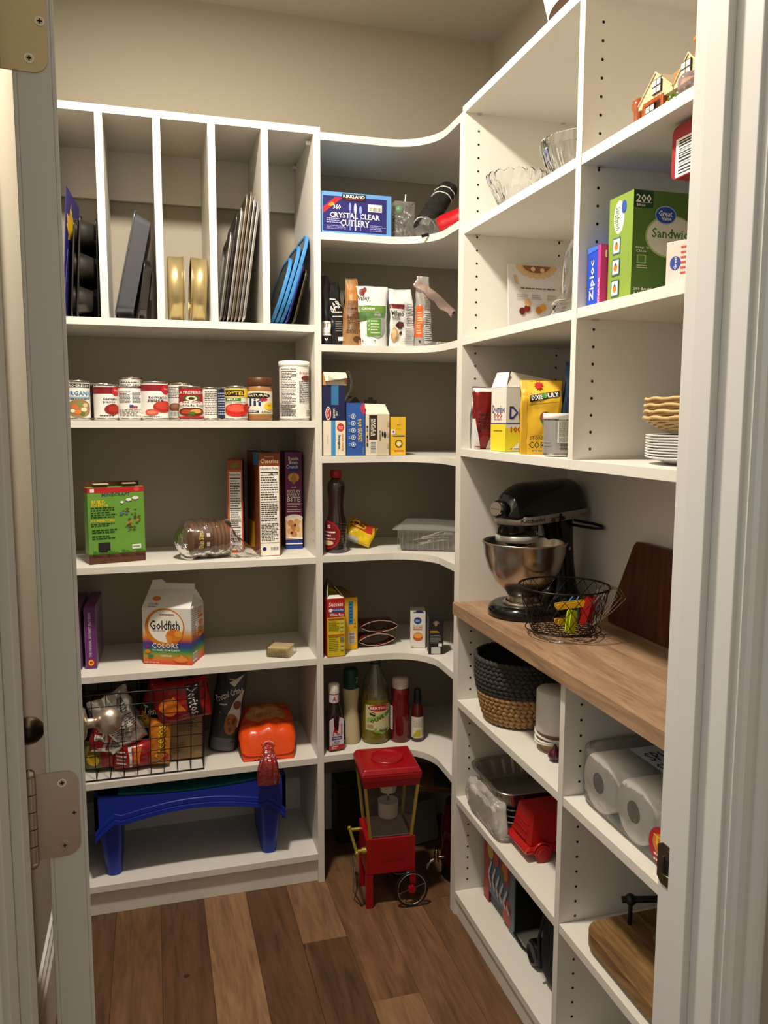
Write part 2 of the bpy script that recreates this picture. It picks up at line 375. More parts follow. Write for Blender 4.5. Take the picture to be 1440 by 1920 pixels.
pg=pegs(RP,YL+.037,YB-.05,X1-T_-.0004,(1.02,1.35),'x')
for c in (LP,RP): pass
for y in (YL+.04,YB-.05): part(B().cyl((X1-T_,y,2.108),(X1-T_-.012,y,2.108),.006,WHITE,10),'cam_fitting',U)
# corner unit
CU=thing('corner_shelving_unit','white corner shelving with curved front shelves','shelves',(.75,2.3,0))
def corner(z):
    r=.125; P=[(X1,YB-.004),(X1,YL)]; cx,cy=XR-r,YL-r
    for a in range(90,-1,-9): P.append((cx+r*math.cos(R(a)),cy+r*math.sin(R(a))))
    P+=[(XR,YP),(XW-.004,YP),(XW-.004,YB-.004)]
    o=part(B().prism(P,z-T_,z,WHITE),'shelf',CU,bevel=.0005); return o
for z in (2.1258,1.8678,1.5695,1.2623,.9799,.6822,.3886): corner(z)
part(B().box(XR,XW-.004,YP-.0165,YP,0,2.126,WHITE),'side_panel',CU)
# right unit
RU=thing('shelving_unit','tall white two-bay shelving unit along the right wall with peg holes','shelves',(.92,1.42,0))
YE=.93
P1=part(B().box(XR,XW-.003,YQ,YP-.0168,0,2.138,WHITE),'side_panel',RU)
PU=part(B().box(XR,XW-.008,YM-T_,YM,1.271,2.138,WHITE),'middle_panel',RU)
PLo=part(B().box(XR,XW-.008,YM-T_,YM,0,.855,WHITE),'middle_panel',RU)
PN=part(B().box(XR,XW-.003,YE-T_,YE,0,2.138,WHITE),'side_panel',RU)
part(B().box(XW-.008,XW-.003,YM-T_/2+.0008,YQ,.0704,2.119,WHITE),'back_panel',RU,0); part(B().box(XW-.008,XW-.003,YE,YM-T_/2-.0008,.0704,2.119,WHITE),'back_panel',RU,0)
part(B().box(XR,XW-.003,YM-.0005,YQ,2.119,2.138,WHITE),'top_panel',RU); part(B().box(XR,XW-.003,YE,YM-.0015,2.119,2.138,WHITE),'top_panel',RU)
for ya,yb in ((YM,YQ),(YE,YM-T_)):
    for z in (1.847,1.572,1.290,.617,.345,.0705):
        if z==1.290: o=part(B().box(XR-.0008,XW-.009,ya if ya!=YM else YM-T_/2+.0002,yb if ya==YM else YM-T_/2-.0002,z-T_,z,WHITE),'shelf',RU)
        else: o=part(B().box(XR+.001,XW-.009,ya+.0005,yb-.0005,z-T_,z,WHITE),'shelf',RU)
part(B().box(XR+.006,XR+.022,YE,YQ,0,.0705-T_,WHITE),'toe_kick',RU)
RU_L=Matrix.Translation(RU.location).inverted()
allz=(1.84,1.565,1.283,.61,.338,.063)
for pnl,f in ((P1,YQ-.0001),):
    for zz in ((.10,.84),(1.31,2.09)): o=pegs(pnl,XR+.037,XW-.05,f,zz,'y',allz)
for zz,pnl in (((.10,.84),PLo),((1.31,2.2),PU)):
    if zz[1]>2.1: zz=(1.31,2.1)
    pegs(pnl,XR+.037,XW-.05,YM-T_-.0001,zz,'y',allz)
for z in (1.847,1.572,1.290,.617,.345,2.138):
    for x in (XR+.037,XW-.05):
        for y,d in ((YQ,-1),(YM-T_,-1)):
            o=B().box(x-.005,x+.005,y-.009,y,z-T_-.0035,z-T_-.0005,SILVER); part(o,'shelf_pin',RU,0)
# counter
CT=thing('countertop','wood-grain countertop slab on the right-hand shelving','countertop',(.9,1.45,.855))
cw=wood('walnut_laminate',(126,98,74),(172,140,110),'Y',1.3,.5)
b=B(); P_=[(XW-.0085,YE+.001),(.750,YE+.001),(.750,YQ-.004),(.756,YQ+.004),(.766,YQ+.004),(.7665,YQ-.001),(XW-.0085,YQ-.001)]
b.prism(P_[::-1],.8554,.885,cw); part(b,'slab',CT,.001)
# ---------------- cartons, cans, bags ----------------
def pdrop(b,par,name='printed_label'):
    if b.v: b.build(name,par)
def carton(name,label,cat,bl,z,rz,w,d,h,col,pr={},group=None,lean=0,flaps=None,rough=.5):
    """bl: front left corner on the shelf; faces F,L,R,T carry print"""
    a=R(rz); cx=bl[0]+w/2*math.cos(a)-d/2*math.sin(a); cy=bl[1]+w/2*math.sin(a)+d/2*math.cos(a)
    t=thing(name,label,cat,(cx,cy,z+.0004),rot=(R(lean),0,a),group=group)
    m=col if not isinstance(col,tuple) else C(*col)
    b=B(); b.box(-w/2,w/2,-d/2,d/2,0,h,m); b.build('carton',t,bevel=.0007)
    mp=boxmap(w,d,h); b=B()
    for f,items in pr.items(): prt(b,mp[f],items)
    pdrop(b,t)
    if flaps:
        for f in flaps:   # (side, length, angle from vertical outwards, colour outside)
            sd,ln,an,cc=f; b=B(); an=R(an); th=.0012; mm=C(*cc)
            if sd=='B': T=Matrix.Translation((0,d/2-.001,h))@Matrix.Rotation(-an,4,'X'); b.box(-w/2+.001,w/2-.001,-th,0,0,ln,mm,T)
            if sd=='F': T=Matrix.Translation((0,-d/2+.001,h))@Matrix.Rotation(an,4,'X'); b.box(-w/2+.001,w/2-.001,0,th,0,ln,mm,T)
            if sd=='L': T=Matrix.Translation((-w/2+.001,0,h))@Matrix.Rotation(-an,4,'Y'); b.box(0,th,-d/2+.002,d/2-.002,0,ln,mm,T)
            if sd=='R': T=Matrix.Translation((w/2-.001,0,h))@Matrix.Rotation(an,4,'Y'); b.box(-th,0,-d/2+.002,d/2-.002,0,ln,mm,T)
            b.build('flap',t)
    return t
TIN=M('tin_metal',(200,196,188),.22,1,scale=80)
def can(label,x,y,z,r,h,col,items,turn=0,group=None,lid=None,tint=None,name='food_can',cat='can'):
    t=thing(name,label,cat,(x,y,z+.0004),turn,group)
    b=B(); m=TIN if lid is None else lid
    prof=[(r*.90,0),(r,.0006),(r+.0008,.002),(r+.0008,.004),(r-.0004,.006)]
    top=[(r-.0004,h-.006),(r+.0008,h-.004),(r+.0008,h-.001),(r,h),(r-.002,h-.0004),(r-.003,h-.003),(r*.6,h-.003),(r*.58,h-.0024),(0,h-.0024)]
    b.lathe(prof+top,TIN if tint is None else tint,40,None,True); b.build('can_body',t)
    b=B(); mp=cylmap(lambda v:r,h-.012); lb=C(*col) if isinstance(col,tuple) else col
    b.lathe([(r+.0002,.0062),(r+.0002,h-.0062)],lb,40,None,False)
    prt(b,lambda u,v,o:(lambda p:(p[0],p[1],p[2]+.006))(mp(u,v,o)),items,curved=24,off0=.0006)
    b.build('paper_label',t); return t
K=C(28,26,26); RED=C(178,32,36); WH=C(236,232,224); YEL=C(236,196,40); NAVY=C(24,34,92); GRN=C(70,130,50); ORG=C(222,120,40)
s3=L['s3']+.0002
G='food cans in a row on the second shelf'
can('soup can with vegetable picture and blue lettering, leftmost can in the row',-.182,2.250,s3,.031,.102,(232,230,222),
 [('r',.16,.86,.86,.97,K),('t','PROGRESSO',.5,.915,.60,.07,WH),('t','ORGANIC',.52,.70,.72,.13,C(60,120,170)),('r',.2,.555,.85,.60,C(130,170,190)),('l',.2,.51,.8,.55,1,K),
  ('e',.5,.27,.33,.26,C(150,120,80)),('e',.40,.32,.08,.07,C(214,110,60)),('e',.62,.24,.08,.06,C(236,220,180)),('e',.52,.38,.07,.05,C(120,140,60)),('e',.46,.17,.09,.06,C(220,120,60)),('e',.66,.36,.07,.06,C(206,190,140)),('e',.34,.2,.06,.05,C(240,230,200)),('e',.58,.12,.06,.05,C(90,110,40))],10,G)
can('dark-labelled can half hidden behind the leftmost soup can',-.130,2.318,s3,.031,.098,(46,20,24),[('r',.55,.2,.9,.8,C(110,24,30)),('e',.7,.6,.1,.1,WH)],0,G)
can('white can with maroon band reading tomato paste',-.1130,2.250,s3,.0300,.094,(236,232,226),
 [('r',0,.76,1,.97,C(128,22,34)),('e',.83,.84,.14,.15,C(190,36,44)),('t','Great',.83,.87,.14,.05,WH),('t','tomato',.66,.60,.42,.075,K),('t','paste',.62,.50,.34,.075,K),('e',.72,.27,.24,.17,C(140,30,24)),('e',.74,.28,.17,.10,C(168,44,32)),('l',.35,.04,.8,.1,1,K)],0,G)
can('white can showing a nutrition table beside the tomato paste',-.0530,2.252,s3,.0310,.090,(234,231,226),
 [('t','Nutrition Facts',.36,.88,.34,.05,K),('l',.2,.50,.52,.84,8,K),('l',.58,.50,.86,.88,9,K),('r',.50,.33,.72,.40,C(170,50,50)),('r',.50,.36,.60,.44,C(60,60,120)),('l',.2,.05,.85,.3,6,C(120,110,105))],0,G)
can('tall can standing behind the nutrition-table can',-.0500,2.330,s3,.031,.116,(225,222,214),[('l',.2,.7,.9,.95,4,K)],0,G)
can('larger white can with maroon band reading tomato sauce',.0110,2.250,s3,.0350,.1020,(238,234,228),
 [('r',0,.79,1,.97,C(138,24,36)),('e',.80,.83,.14,.14,C(196,38,46)),('t','Great',.80,.85,.14,.05,WH),('t','tomato',.58,.60,.46,.075,K),('t','sauce',.52,.51,.38,.075,K),('e',.72,.33,.26,.17,C(176,44,34)),('e',.72,.36,.20,.11,C(204,66,48)),('e',.42,.17,.16,.09,C(214,80,60)),('e',.42,.17,.11,.05,C(230,130,100)),('l',.2,.03,.6,.07,1,K)],0,G)
can('silver and white can with a brown bowl picture, behind the red enchilada sauce',.0790,2.318,s3,.033,.102,(222,218,210),
 [('l',.1,.6,.5,.95,7,K),('e',.35,.33,.20,.12,C(110,70,50)),('e',.35,.36,.15,.06,C(150,100,70)),('b',.2,.03,.5,.22,True)],0,G)
can('red can reading red chile enchilada sauce',.1050,2.248,s3,.0315,.0910,(172,34,36),
 [('r',0,0,1,.52,C(232,224,208)),('t','LA PREFERIDA',.5,.86,.80,.10,WH),('e',.5,.66,.24,.12,C(60,90,50)),('e',.5,.66,.15,.08,C(230,220,180)),('e',.5,.66,.08,.05,C(60,50,40)),('e',.5,.46,.42,.12,C(240,236,224)),('t','Red Chile',.5,.54,.52,.07,RED),('t','Enchilada Sauce',.5,.43,.84,.075,K),
  ('e',.5,.21,.40,.15,C(110,40,24)),('e',.36,.22,.15,.07,C(180,70,40)),('e',.62,.23,.16,.07,C(214,160,80)),('e',.5,.17,.10,.05,C(80,110,40)),('r',0,0,1,.06,RED),('t','MILD',.5,.08,.2,.06,C(60,110,40))],0,G)
can('narrow white can with small print, right of the enchilada sauce',.1610,2.330,s3,.0250,.092,(232,228,218),[('l',.3,.1,.9,.95,14,K),('r',.75,0,1,.4,C(200,190,60))],0,G)
can('dark blue can behind the diced tomatoes',.2060,2.318,s3,.0270,.092,(26,36,70),[('l',.15,.1,.6,.9,9,C(170,180,200))],0,G)
can('diced tomato can with yellow band and tomato picture',.2260,2.250,s3,.0310,.0930,(226,222,206),
 [('r',0,.70,1,.97,YEL),('r',.05,.73,.70,.94,K),('t','RO*TEL',.4,.835,.62,.14,YEL),('r',.1,.58,.6,.68,GRN),('t','MILD',.36,.63,.3,.06,WH),('t','Diced Tomatoes',.45,.53,.6,.04,K),('e',.48,.27,.38,.22,C(198,40,34)),('e',.48,.33,.30,.12,C(226,90,70)),('e',.82,.35,.16,.15,C(180,30,28)),('l',.6,.02,.95,.12,2,K)],0,G)
# peanut butter jar
t=thing('peanut_butter_jar','peanut butter jar with brown lid and cream label','jar',(.291,2.256,s3))
PB=M('peanut_butter',(150,104,58),.3)
b=B(); b.lathe([(.030,0),(.0335,.003),(.0345,.01),(.0345,.084),(.031,.094),(.029,.097)],PB,36); b.build('jar_body',t)
b=B(); b.lathe([(.0335,.0965),(.0345,.099),(.0345,.1155),(.032,.118),(0,.118)],M('brown_lid',(86,48,26),.4),36)
for i in range(36): a=i*PI/18; b.box(-.0004,.0004,.0342,.0351,.099,.115,MC['brown_lid'],Matrix.Rotation(a,4,'Z'))
b.build('lid',t)
b=B(); mp=cylmap(lambda v:.0347,.062); f=lambda u,v,o:(lambda p:(p[0],p[1],p[2]+.018))(mp(u,v,o))
prt(b,f,[('r',-.05,0,1.05,1,C(232,222,196)),('e',.40,.80,.36,.13,K),('t','NATURAL',.40,.82,.60,.11,C(232,222,196)),('r',.08,.22,.50,.66,C(232,222,196)),('t','Jif',.33,.47,.46,.44,C(28,40,110)),('e',.56,.64,.10,.07,C(190,40,40)),('e',.72,.34,.15,.16,YEL),('t','NO',.72,.38,.1,.06,K),('r',.03,.06,.44,.16,C(30,60,110)),('t','CREAMY',.24,.11,.3,.06,WH),('l',.5,.03,.9,.16,2,K)],curved=24)
b.build('paper_label',t)
# chip tube
t=can('tall white chip tube with nutrition table, right end of the can shelf',.388,2.258,s3,.0415,.1560,(238,235,228),
 [('n',.12,.02,.50,.97),('t','110',.45,.82,.1,.04,K),('t','Pringles',.70,.86,.28,.06,RED),('e',.76,.77,.16,.05,C(110,50,30)),('l',.55,.30,.95,.72,12,K),('l',.08,.04,.46,.3,14,K),('b',.72,.02,.95,.18,True)],0,name='chip_tube',cat='tube')
b=B(); r=.0425; b.lathe([(r,.149),(r+.0012,.151),(r+.0012,.162),(r-.001,.1635),(r-.004,.162),(0,.162)],M('white_plastic_lid',(232,230,224),.4),40,None,False); b.build('plastic_lid',t)
# ---- shelf 4: cereal
s4=L['s4']
MCG=(100,150,56); MCB=(82,44,26)
its=[('r',0,0,1,.13,C(*MCB)),('r',0,.93,1,1,RED),('r',.05,.94,.12,.985,WH),('e',.87,.965,.05,.03,C(210,70,70)),('t','MINECRAFT',.5,.905,.50,.045,C(70,70,70)),('t','BUILD',.19,.81,.24,.055,YEL),('t','FOR BETTER',.21,.765,.30,.03,YEL),('l',.05,.60,.50,.75,5,C(30,60,20)),('t','350 MINECOINS',.25,.565,.42,.035,YEL),('l',.05,.49,.46,.54,2,C(20,40,14)),('l',.06,.40,.5,.46,2,C(20,50,14)),('l',.06,.32,.46,.38,2,C(20,50,14)),
 ('r',.16,.15,.37,.28,K),('r',.76,.17,.92,.23,WH),('l',.77,.18,.91,.22,1,GRN),('e',.72,.83,.05,.02,WH),('e',.84,.85,.06,.02,WH),('e',.60,.80,.03,.015,WH)]
rr=random.Random(8)
for i in range(34):
    x=.54+.40*rr.random(); y=.42+.34*rr.random(); q=.035*rr.uniform(.6,1.3)
    if abs(x-.74)/.22+abs(y-.60)/.19<1.15: its.append(('p',[(x-q,y),(x,y-q*.5),(x+q,y),(x,y+q*.5)],rr.choice([C(70,90,30),C(96,66,36),C(120,150,60),C(60,50,44),C(170,120,60),C(90,100,150)])))
for i in range(16): its.append(('r',i/16,.13,(i+1)/16,.13+.012*(i*7%4)+.008,C(56,110,26)))
t=carton('cereal_box','green snack box with brown base and red top band, at the left of the shelf','box',(-.168,2.244),s4,15.1,.148,.05,.205,MCG,{'F':its,'L':[('r',0,0,1,.13,C(*MCB)),('r',0,.93,1,1,RED)]})
for x0,x1 in ((-.055,-.018),(.020,.053)): B().box(x0,x1,-.012,.018,.205,.2125,CARD).build('flap',t)
b=B(); b.box(-.070,.070,.012,.0135,.205,.218,C(*MCB),Matrix.Rotation(0,4,'X')); b.build('flap',t)
for a,c in ((-.056,-.018),(.02,.054)): B().box(a,c,-.024,-.003,.2128,.2145,C(214,196,170)).build('tuck_tab',t)
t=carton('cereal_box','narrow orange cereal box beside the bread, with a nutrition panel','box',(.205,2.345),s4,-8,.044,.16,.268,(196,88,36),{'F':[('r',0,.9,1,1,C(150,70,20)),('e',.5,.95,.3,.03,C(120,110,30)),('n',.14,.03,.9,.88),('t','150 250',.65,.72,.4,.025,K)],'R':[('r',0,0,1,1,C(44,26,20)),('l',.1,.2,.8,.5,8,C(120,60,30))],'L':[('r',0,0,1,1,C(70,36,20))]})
t=carton('cereal_box','large orange-brown toasted oat cereal box, tallest box on its shelf','box',(.286,2.262),s4,2.4,.060,.205,.292,(150,86,36),{'F':[('r',0,.88,1,1,C(120,56,24)),('t','Honey Nut',.5,.965,.42,.015,YEL),('t','Cheerios',.5,.925,.84,.045,C(236,200,150)),('n',.04,.13,.94,.875),('t','140 160',.7,.80,.4,.025,K),('r',0,0,1,.005,RED),('e',.25,.07,.12,.02,NAVY),('l',.4,.055,.9,.09,2,K),('r',.04,.005,.94,.125,C(236,232,220)),('e',.22,.07,.1,.02,NAVY),('b',.5,.05,.9,.09,True)],
 'L':[('r',0,0,1,1,C(120,60,24)),('r',.0,.0,.6,.30,C(214,150,40)),('t','Cheerios',.55,.58,.5,.3,C(60,30,14),90),('r',.55,.88,.98,1.0,C(60,120,180))],'T':[('r',0,0,1,1,C(110,52,20))]})
b=B(); T=Matrix.Translation((0,.05,.292)); b.box(-.029,.029,-.05,.05,0,.001,C(70,130,190),T@Matrix.Rotation(R(6),4,'Y')@Matrix.Translation((0,0,.003))); b.box(-.029,-.010,-.12,-.05,0.001,.002,C(120,80,30),T); b.build('flap',t)
t=carton('cereal_box','purple raisin bran cereal box, rightmost on its shelf','box',(.3770,2.368),s4,-3.0,.050,.13,.290,(116,30,92),{'F':[('r',0,.86,1,1,C(98,30,100)),('r',0,0,1,.12,C(34,60,140)),('e',.5,.84,.40,.04,C(30,50,130)),('t','Raisin',.5,.935,.6,.04,WH),('t','Bran',.5,.895,.5,.035,WH),('t','Crunch',.42,.852,.7,.04,WH),('e',.5,.74,.33,.045,C(222,180,90)),('p',[(.3,.72),(.5,.80),(.72,.72),(.5,.67)],C(190,140,60)),
 ('t','OUR',.5,.64,.3,.015,WH),('t','BEST IN',.5,.60,.74,.03,WH),('t','EVERY',.5,.56,.76,.035,WH),('t','BITE',.5,.515,.8,.05,WH),('r',.1,.475,.9,.478,WH),('l',.12,.43,.88,.47,2,WH),('l',.1,.38,.9,.42,2,WH),('r',0,.10,1,.34,C(220,190,150)),('e',.5,.32,.52,.04,C(236,228,210)),('e',.3,.27,.17,.035,C(190,130,70)),('e',.65,.28,.18,.035,C(210,160,100)),('e',.45,.22,.17,.035,C(170,110,60)),('e',.72,.21,.16,.03,C(200,150,90)),('e',.25,.19,.14,.03,C(206,150,90)),('e',.5,.155,.17,.03,C(186,130,76)),('e',.55,.25,.07,.015,C(60,30,30)),('e',.35,.17,.07,.015,C(60,30,30)),('p',[(0,.12),(1,.10),(1,.12),(0,.13)],WH),('r',0,.05,1,.062,WH)],'L':[('r',0,0,1,1,C(84,28,74)),('l',.3,.1,.9,.8,26,C(180,150,170))],'T':[('r',0,0,1,1,C(90,26,74))]})
# ---- shelf 5
s5=L['s5']
def jelly(x,label):
    carton('candy_box',label,'box',(x,2.277),s5,-2,.0285,.20,.172,(102,44,110),{'F':[('r',.0,.0,.04,1,C(150,96,150)),('t','THE ORIGINAL GOURMET JELLY BEAN',.5,.55,.72,.35,C(206,180,210),90),('e',.5,.10,.34,.062,RED),('e',.5,.10,.24,.045,YEL),('e',.5,.10,.14,.025,RED)],'R':[('r',0,0,1,1,C(140,120,150)),('l',.1,.2,.9,.8,12,C(110,60,120))],'T':[('r',0,0,1,1,C(120,60,120))]},group='purple candy boxes')
jelly(-.191,'purple candy box standing on end, right one of the pair'); jelly(-.2300,'purple candy box standing on end, left one of the pair nearest the door')
# goldfish style carton
w,d,h=.140,.104,.160
a=R(-22.8); bl=(-.040,2.288); cx=bl[0]+w/2*math.cos(a)-d/2*math.sin(a); cy=bl[1]+w/2*math.sin(a)+d/2*math.cos(a)
t=thing('snack_carton','gable-top cheddar cracker carton, white fading into rainbow stripes','carton',(cx,cy,s5+.0004),-22.8)
def rainbow():
    m=bpy.data.materials.new('rainbow_card'); m.use_nodes=True; nt=m.node_tree; N=nt.nodes; Lk=nt.links
    tc=N.new('ShaderNodeTexCoord'); sp=N.new('ShaderNodeSeparateXYZ'); Lk.new(tc.outputs['Object'],sp.inputs[0])
    ml=N.new('ShaderNodeMath'); ml.operation='DIVIDE'; ml.inputs[1].default_value=.2; Lk.new(sp.outputs[2],ml.inputs[0])
    cr=N.new('ShaderNodeValToRGB'); e=cr.color_ramp.elements; e[0].position=0; e[0].color=lin((196,60,34)); e[1].position=.52; e[1].color=lin((222,220,214))
    for p,c in ((.07,(214,110,40)),(.13,(150,150,50)),(.19,(50,130,80)),(.25,(44,70,140)),(.31,(70,56,140)),(.35,(190,90,60)),(.41,(220,150,70))):
        q=e.new(p); q.color=lin(c)
    Lk.new(ml.outputs[0],cr.inputs[0]); Lk.new(cr.outputs[0],N['Principled BSDF'].inputs['Base Color']); N['Principled BSDF'].inputs['Roughness'].default_value=.45; return m
RB=rainbow()
b=B(); b.box(-w/2,w/2,-d/2,d/2,0,h,RB)
rz_=.205
b.add([(-w/2,-d/2,h),(w/2,-d/2,h),(w/2-.004,-.004,rz_),(-w/2+.004,-.004,rz_),(-w/2,d/2,h),(w/2,d/2,h),(w/2-.03,0,h+.028),(-w/2+.004,.004,rz_),(w/2-.004,.004,rz_)],
 [(0,1,2,3),(5,4,7,8),(1,5,6),(1,6,2),(5,8,6),(0,3,7,4)],RB)
b.box(-w/2+.05,w/2-.006,-.004,.004,rz_-.002,rz_+.016,WH)
b.build('carton',t)
b=B(); b.add([(-w/2+.004,-.006,rz_-.004),(-w/2+.045,-.006,rz_-.004),(-w/2+.060,.006,rz_+.004),(-w/2+.040,.0,rz_+.026),(-w/2+.014,-.004,rz_+.024)],[(0,1,2,3,4)],WH); b.build('opened_spout',t,solid=.0012)
b=B(); mp=boxmap(w,d,h)['F']
prt(b,mp,[('e',.46,.66,.41,.34,C(206,122,30)),('e',.48,.68,.36,.29,C(236,232,222)),('r',.36,.87,.66,.90,C(120,30,30)),('t','PEPPERIDGE FARM',.51,.885,.28,.018,WH),('t','Goldfish',.46,.70,.62,.17,K),('t','BAKED SNACK CRACKERS',.34,.60,.26,.022,RED),('e',.66,.52,.17,.11,ORG),('p',[(.47,.53),(.62,.50),(.60,.42),(.52,.40)],C(226,140,50)),('e',.74,.55,.08,.06,C(236,160,70)),
 ('t','COLORS',.46,.335,.55,.09,WH),('t','SOURCED FROM PLANTS',.48,.255,.56,.035,WH),('t','CHEDDAR',.48,.155,.24,.04,C(240,220,190)),('e',.10,.33,.06,.03,C(120,40,110)),('e',.10,.23,.055,.035,ORG),('e',.16,.14,.06,.03,C(50,120,60)),('e',.78,.10,.14,.05,C(224,130,50)),('p',[(.68,.08),(.80,.19),(.93,.08)],C(232,140,60)),('t','NET WT 30 OZ',.18,.035,.3,.022,WH)])
prt(b,boxmap(w,d,h)['R'],[('l',.08,.25,.42,.98,20,C(90,90,90)),('l',.5,.35,.9,.6,6,C(120,90,60)),('r',.55,.75,.9,.80,C(214,110,40)),('e',.75,.66,.14,.05,C(222,130,60)),('l',.5,.82,.92,.95,4,C(200,110,60)),('e',.7,.45,.16,.04,C(220,130,60)),('b',.1,.05,.4,.2,True)])
sl=lambda u,v,o:(-w/2+u*w*.96,-d/2+(d/2-.004)*v-o,h+(rz_-h)*v+o*.6)
prt(b,sl,[('t','COLORS',.22,.20,.22,.13,C(60,50,60)),('e',.26,.48,.09,.13,ORG),('l',.12,.03,.36,.12,1,C(120,110,110))])
b.build('printed_label',t)
# toothpicks
t=thing('toothpick_pack','square pack of wooden toothpicks in clear film on an almost empty shelf','toothpicks',(.345,2.272,s5+.0004),-28)
TP=M('pale_birch',(240,220,170),.6,var=.12,scale=400)
b=B(); rr=random.Random(4)
for i in range(14):
    for j in range(9):
        x=-.030+i*.0044+rr.uniform(-.0004,.0004); z=.0012+j*.0031
        b.tube([(x,-.030+rr.uniform(-.001,.001),z),(x,.030,z)],.0012,TP,4)
o=b.build('toothpicks',t); o['kind']='stuff'
FILM=clear('clear_film',gloss=.02,rough=.15,bump=.25,scale=60)
def blob(b,w,d,h,amp,seed,mat,n=18,sc=30,T=None,pw=4):
    """rounded box shell with crumple noise, base flat at z=0"""
    def fn(p,a): pass
    vs=[];m=n//2+1
    for j in range(m+1):
        ph=-PI/2+PI*j/m
        for i in range(n):
            th=2*PI*i/n
            def se(c): return math.copysign(abs(c)**(2/pw),c)
            x=w/2*se(math.cos(ph))*se(math.cos(th)); y=d/2*se(math.cos(ph))*se(math.sin(th)); z=h/2*se(math.sin(ph))+h/2
            q=noise.noise(Vector((x*sc+seed,y*sc,z*sc)))+.5*noise.noise(Vector((x*sc*2.3,y*sc*2.3+seed,z*sc*2.3))); k=1+amp*q
            vs.append((x*k,y*k,max(z*k,0.0003)))
    fs=[(j*n+i,j*n+(i+1)%n,(j+1)*n+(i+1)%n,(j+1)*n+i) for j in range(m) for i in range(n)]
    b.add(vs,fs,mat,True,T); return b
b=B(); blob(b,.071,.068,.0325,.012,2,FILM,28,50,pw=14); b.build('film_wrap',t)
def bagfn(w,h,t,kind,amp,seed,sc,top=1,twist=0):
    def fn(u,v,s):
        e=max(0,4*u*(1-u))**.5
        if kind=='stand': pr=e**.8*(1-v**2)**.85 if v<1 else 0; pr=max(pr,.0)
        elif kind=='pillow': pr=e*(max(0,4*v*(1-v))**.45)
        else: pr=(1 if .02<u<.98 else .75)*(1-max(0,(v-.72)/.28)**1.5)      # block bag, pinched top
        wd=1-(1-top)*v
        x=(u-.5)*w*wd; y=s*t/2*pr; z=h*v
        p=Vector((x*sc+seed,z*sc,s*2+seed)); q=noise.noise(p)+.6*noise.noise(p*2.1)+.3*noise.noise(p*4.7)
        ed=min(1,8*min(u,1-u)); 
        y+=amp*q*(.35+.65*e)*(0.15+.85*min(1,v*6)); x+=amp*.7*noise.noise(p*1.3+Vector((5,0,0)))*min(1,v*5); z+=amp*.6*noise.noise(p*1.1+Vector((0,7,0)))*v
        if twist:
            a=twist*v; x,y=x*math.cos(a)-y*math.sin(a),x*math.sin(a)+y*math.cos(a)
        return x,y,z
    return fn
def bag(name,label,pos,rz,w,h,t,mat,items=(),kind='stand',amp=.004,seed=1,sc=22,top=1,lean=0,roll=0,group=None,cat='bag',n=22,pname='pouch',back=(),twist=0):
    q=thing(name,label,cat,pos,group=group); q.rotation_euler=(Matrix.Rotation(R(rz),3,'Z')@Matrix.Rotation(R(lean),3,'X')@Matrix.Rotation(R(roll),3,'Y')).to_euler()
    f=bagfn(w,h,t,kind,amp,seed,sc,top,twist); b=B()
    b.grid(lambda u,v:f(u,v,-1),n,n,mat); b.grid(lambda u,v:f(1-u,v,1),n,n,mat)
    b.build(pname,q)
    if items:
        b=B(); mp=lambda u,v,o:(lambda p:(p[0],p[1]-o,p[2]))(f(u,v,-1)); prt(b,mp,items,curved=10,off0=.0006,step=.0003); b.build('printed_label',q)
    if back:
        b=B(); mp=lambda u,v,o:(lambda p:(p[0],p[1]+o,p[2]))(f(1-u,v,1)); prt(b,mp,back,curved=10,off0=.0006,step=.0003); b.build('printed_label',q)
    return q
# ================= tray dividers =================
z2=L['s2']+.0006
def flatthing(name,label,cat,x,y,z,lean,rz=0,group=None,dip=.002):
    """local: X thickness, Y depth into the unit, Z up; leans about the Y axis (positive = top goes right)"""
    q=thing(name,label,cat,(x,y,z+dip*abs(math.sin(R(lean)))+.0004),group=group); q.rotation_euler=(Matrix.Rotation(R(rz),3,'Z')@Matrix.Rotation(R(lean),3,'Y')).to_euler(); return q
def rr2(y0,y1,z0,z1,r,n=6):
    P=[]
    for cy,cz,a0 in ((y1-r,z1-r,0),(y0+r,z1-r,90),(y0+r,z0+r,180),(y1-r,z0+r,270)):
        for i in range(n+1): a=R(a0+90*i/n); P.append((cy+r*math.cos(a),cz+r*math.sin(a)))
    return P
TX=Matrix(((0,0,1,0),(1,0,0,0),(0,1,0,0),(0,0,0,1)))   # prism axis -> local X
q=flatthing('maple_leaf_board','thin violet-blue board with a yellow maple leaf, leaning in the left compartment','board',-.2050,2.2120,z2,3.4,-7)
BLU=C(44,40,112)
B().prism([(0,0),(.15,0),(.15,.300),(.0,.318)],0,.0014,BLU,T=TX).build('board',q)
b=B(); lf=[(0,-.5),(.03,-.24),(.26,-.28),(.20,-.16),(.46,.02),(.38,.06),(.44,.26),(.24,.22),(.20,.32),(.08,.14),(.13,.42),(.05,.38),(0,.55)]
lf=lf+[(-a,c) for a,c in lf[-2:0:-1]]
vs=[(.0018,.055+a*.10,.225+c*.115) for a,c in lf]; n=len(vs); vs.append((.0018,.055,.222))
b.add(vs,[(i,(i+1)%n,n) for i in range(n)],C(226,178,30)); b.add([(.0017,.004,.05),(.0017,.007,.05),(.0017,.030,.17),(.0017,.027,.17)],[(0,1,2,3)],C(190,186,200)); b.build('printed_leaf',q)
DK=M('dark_nonstick',(78,74,72),.30,.8,scale=60); GREYP=M('grey_bakeware',(92,94,100),.34,.6,scale=60)
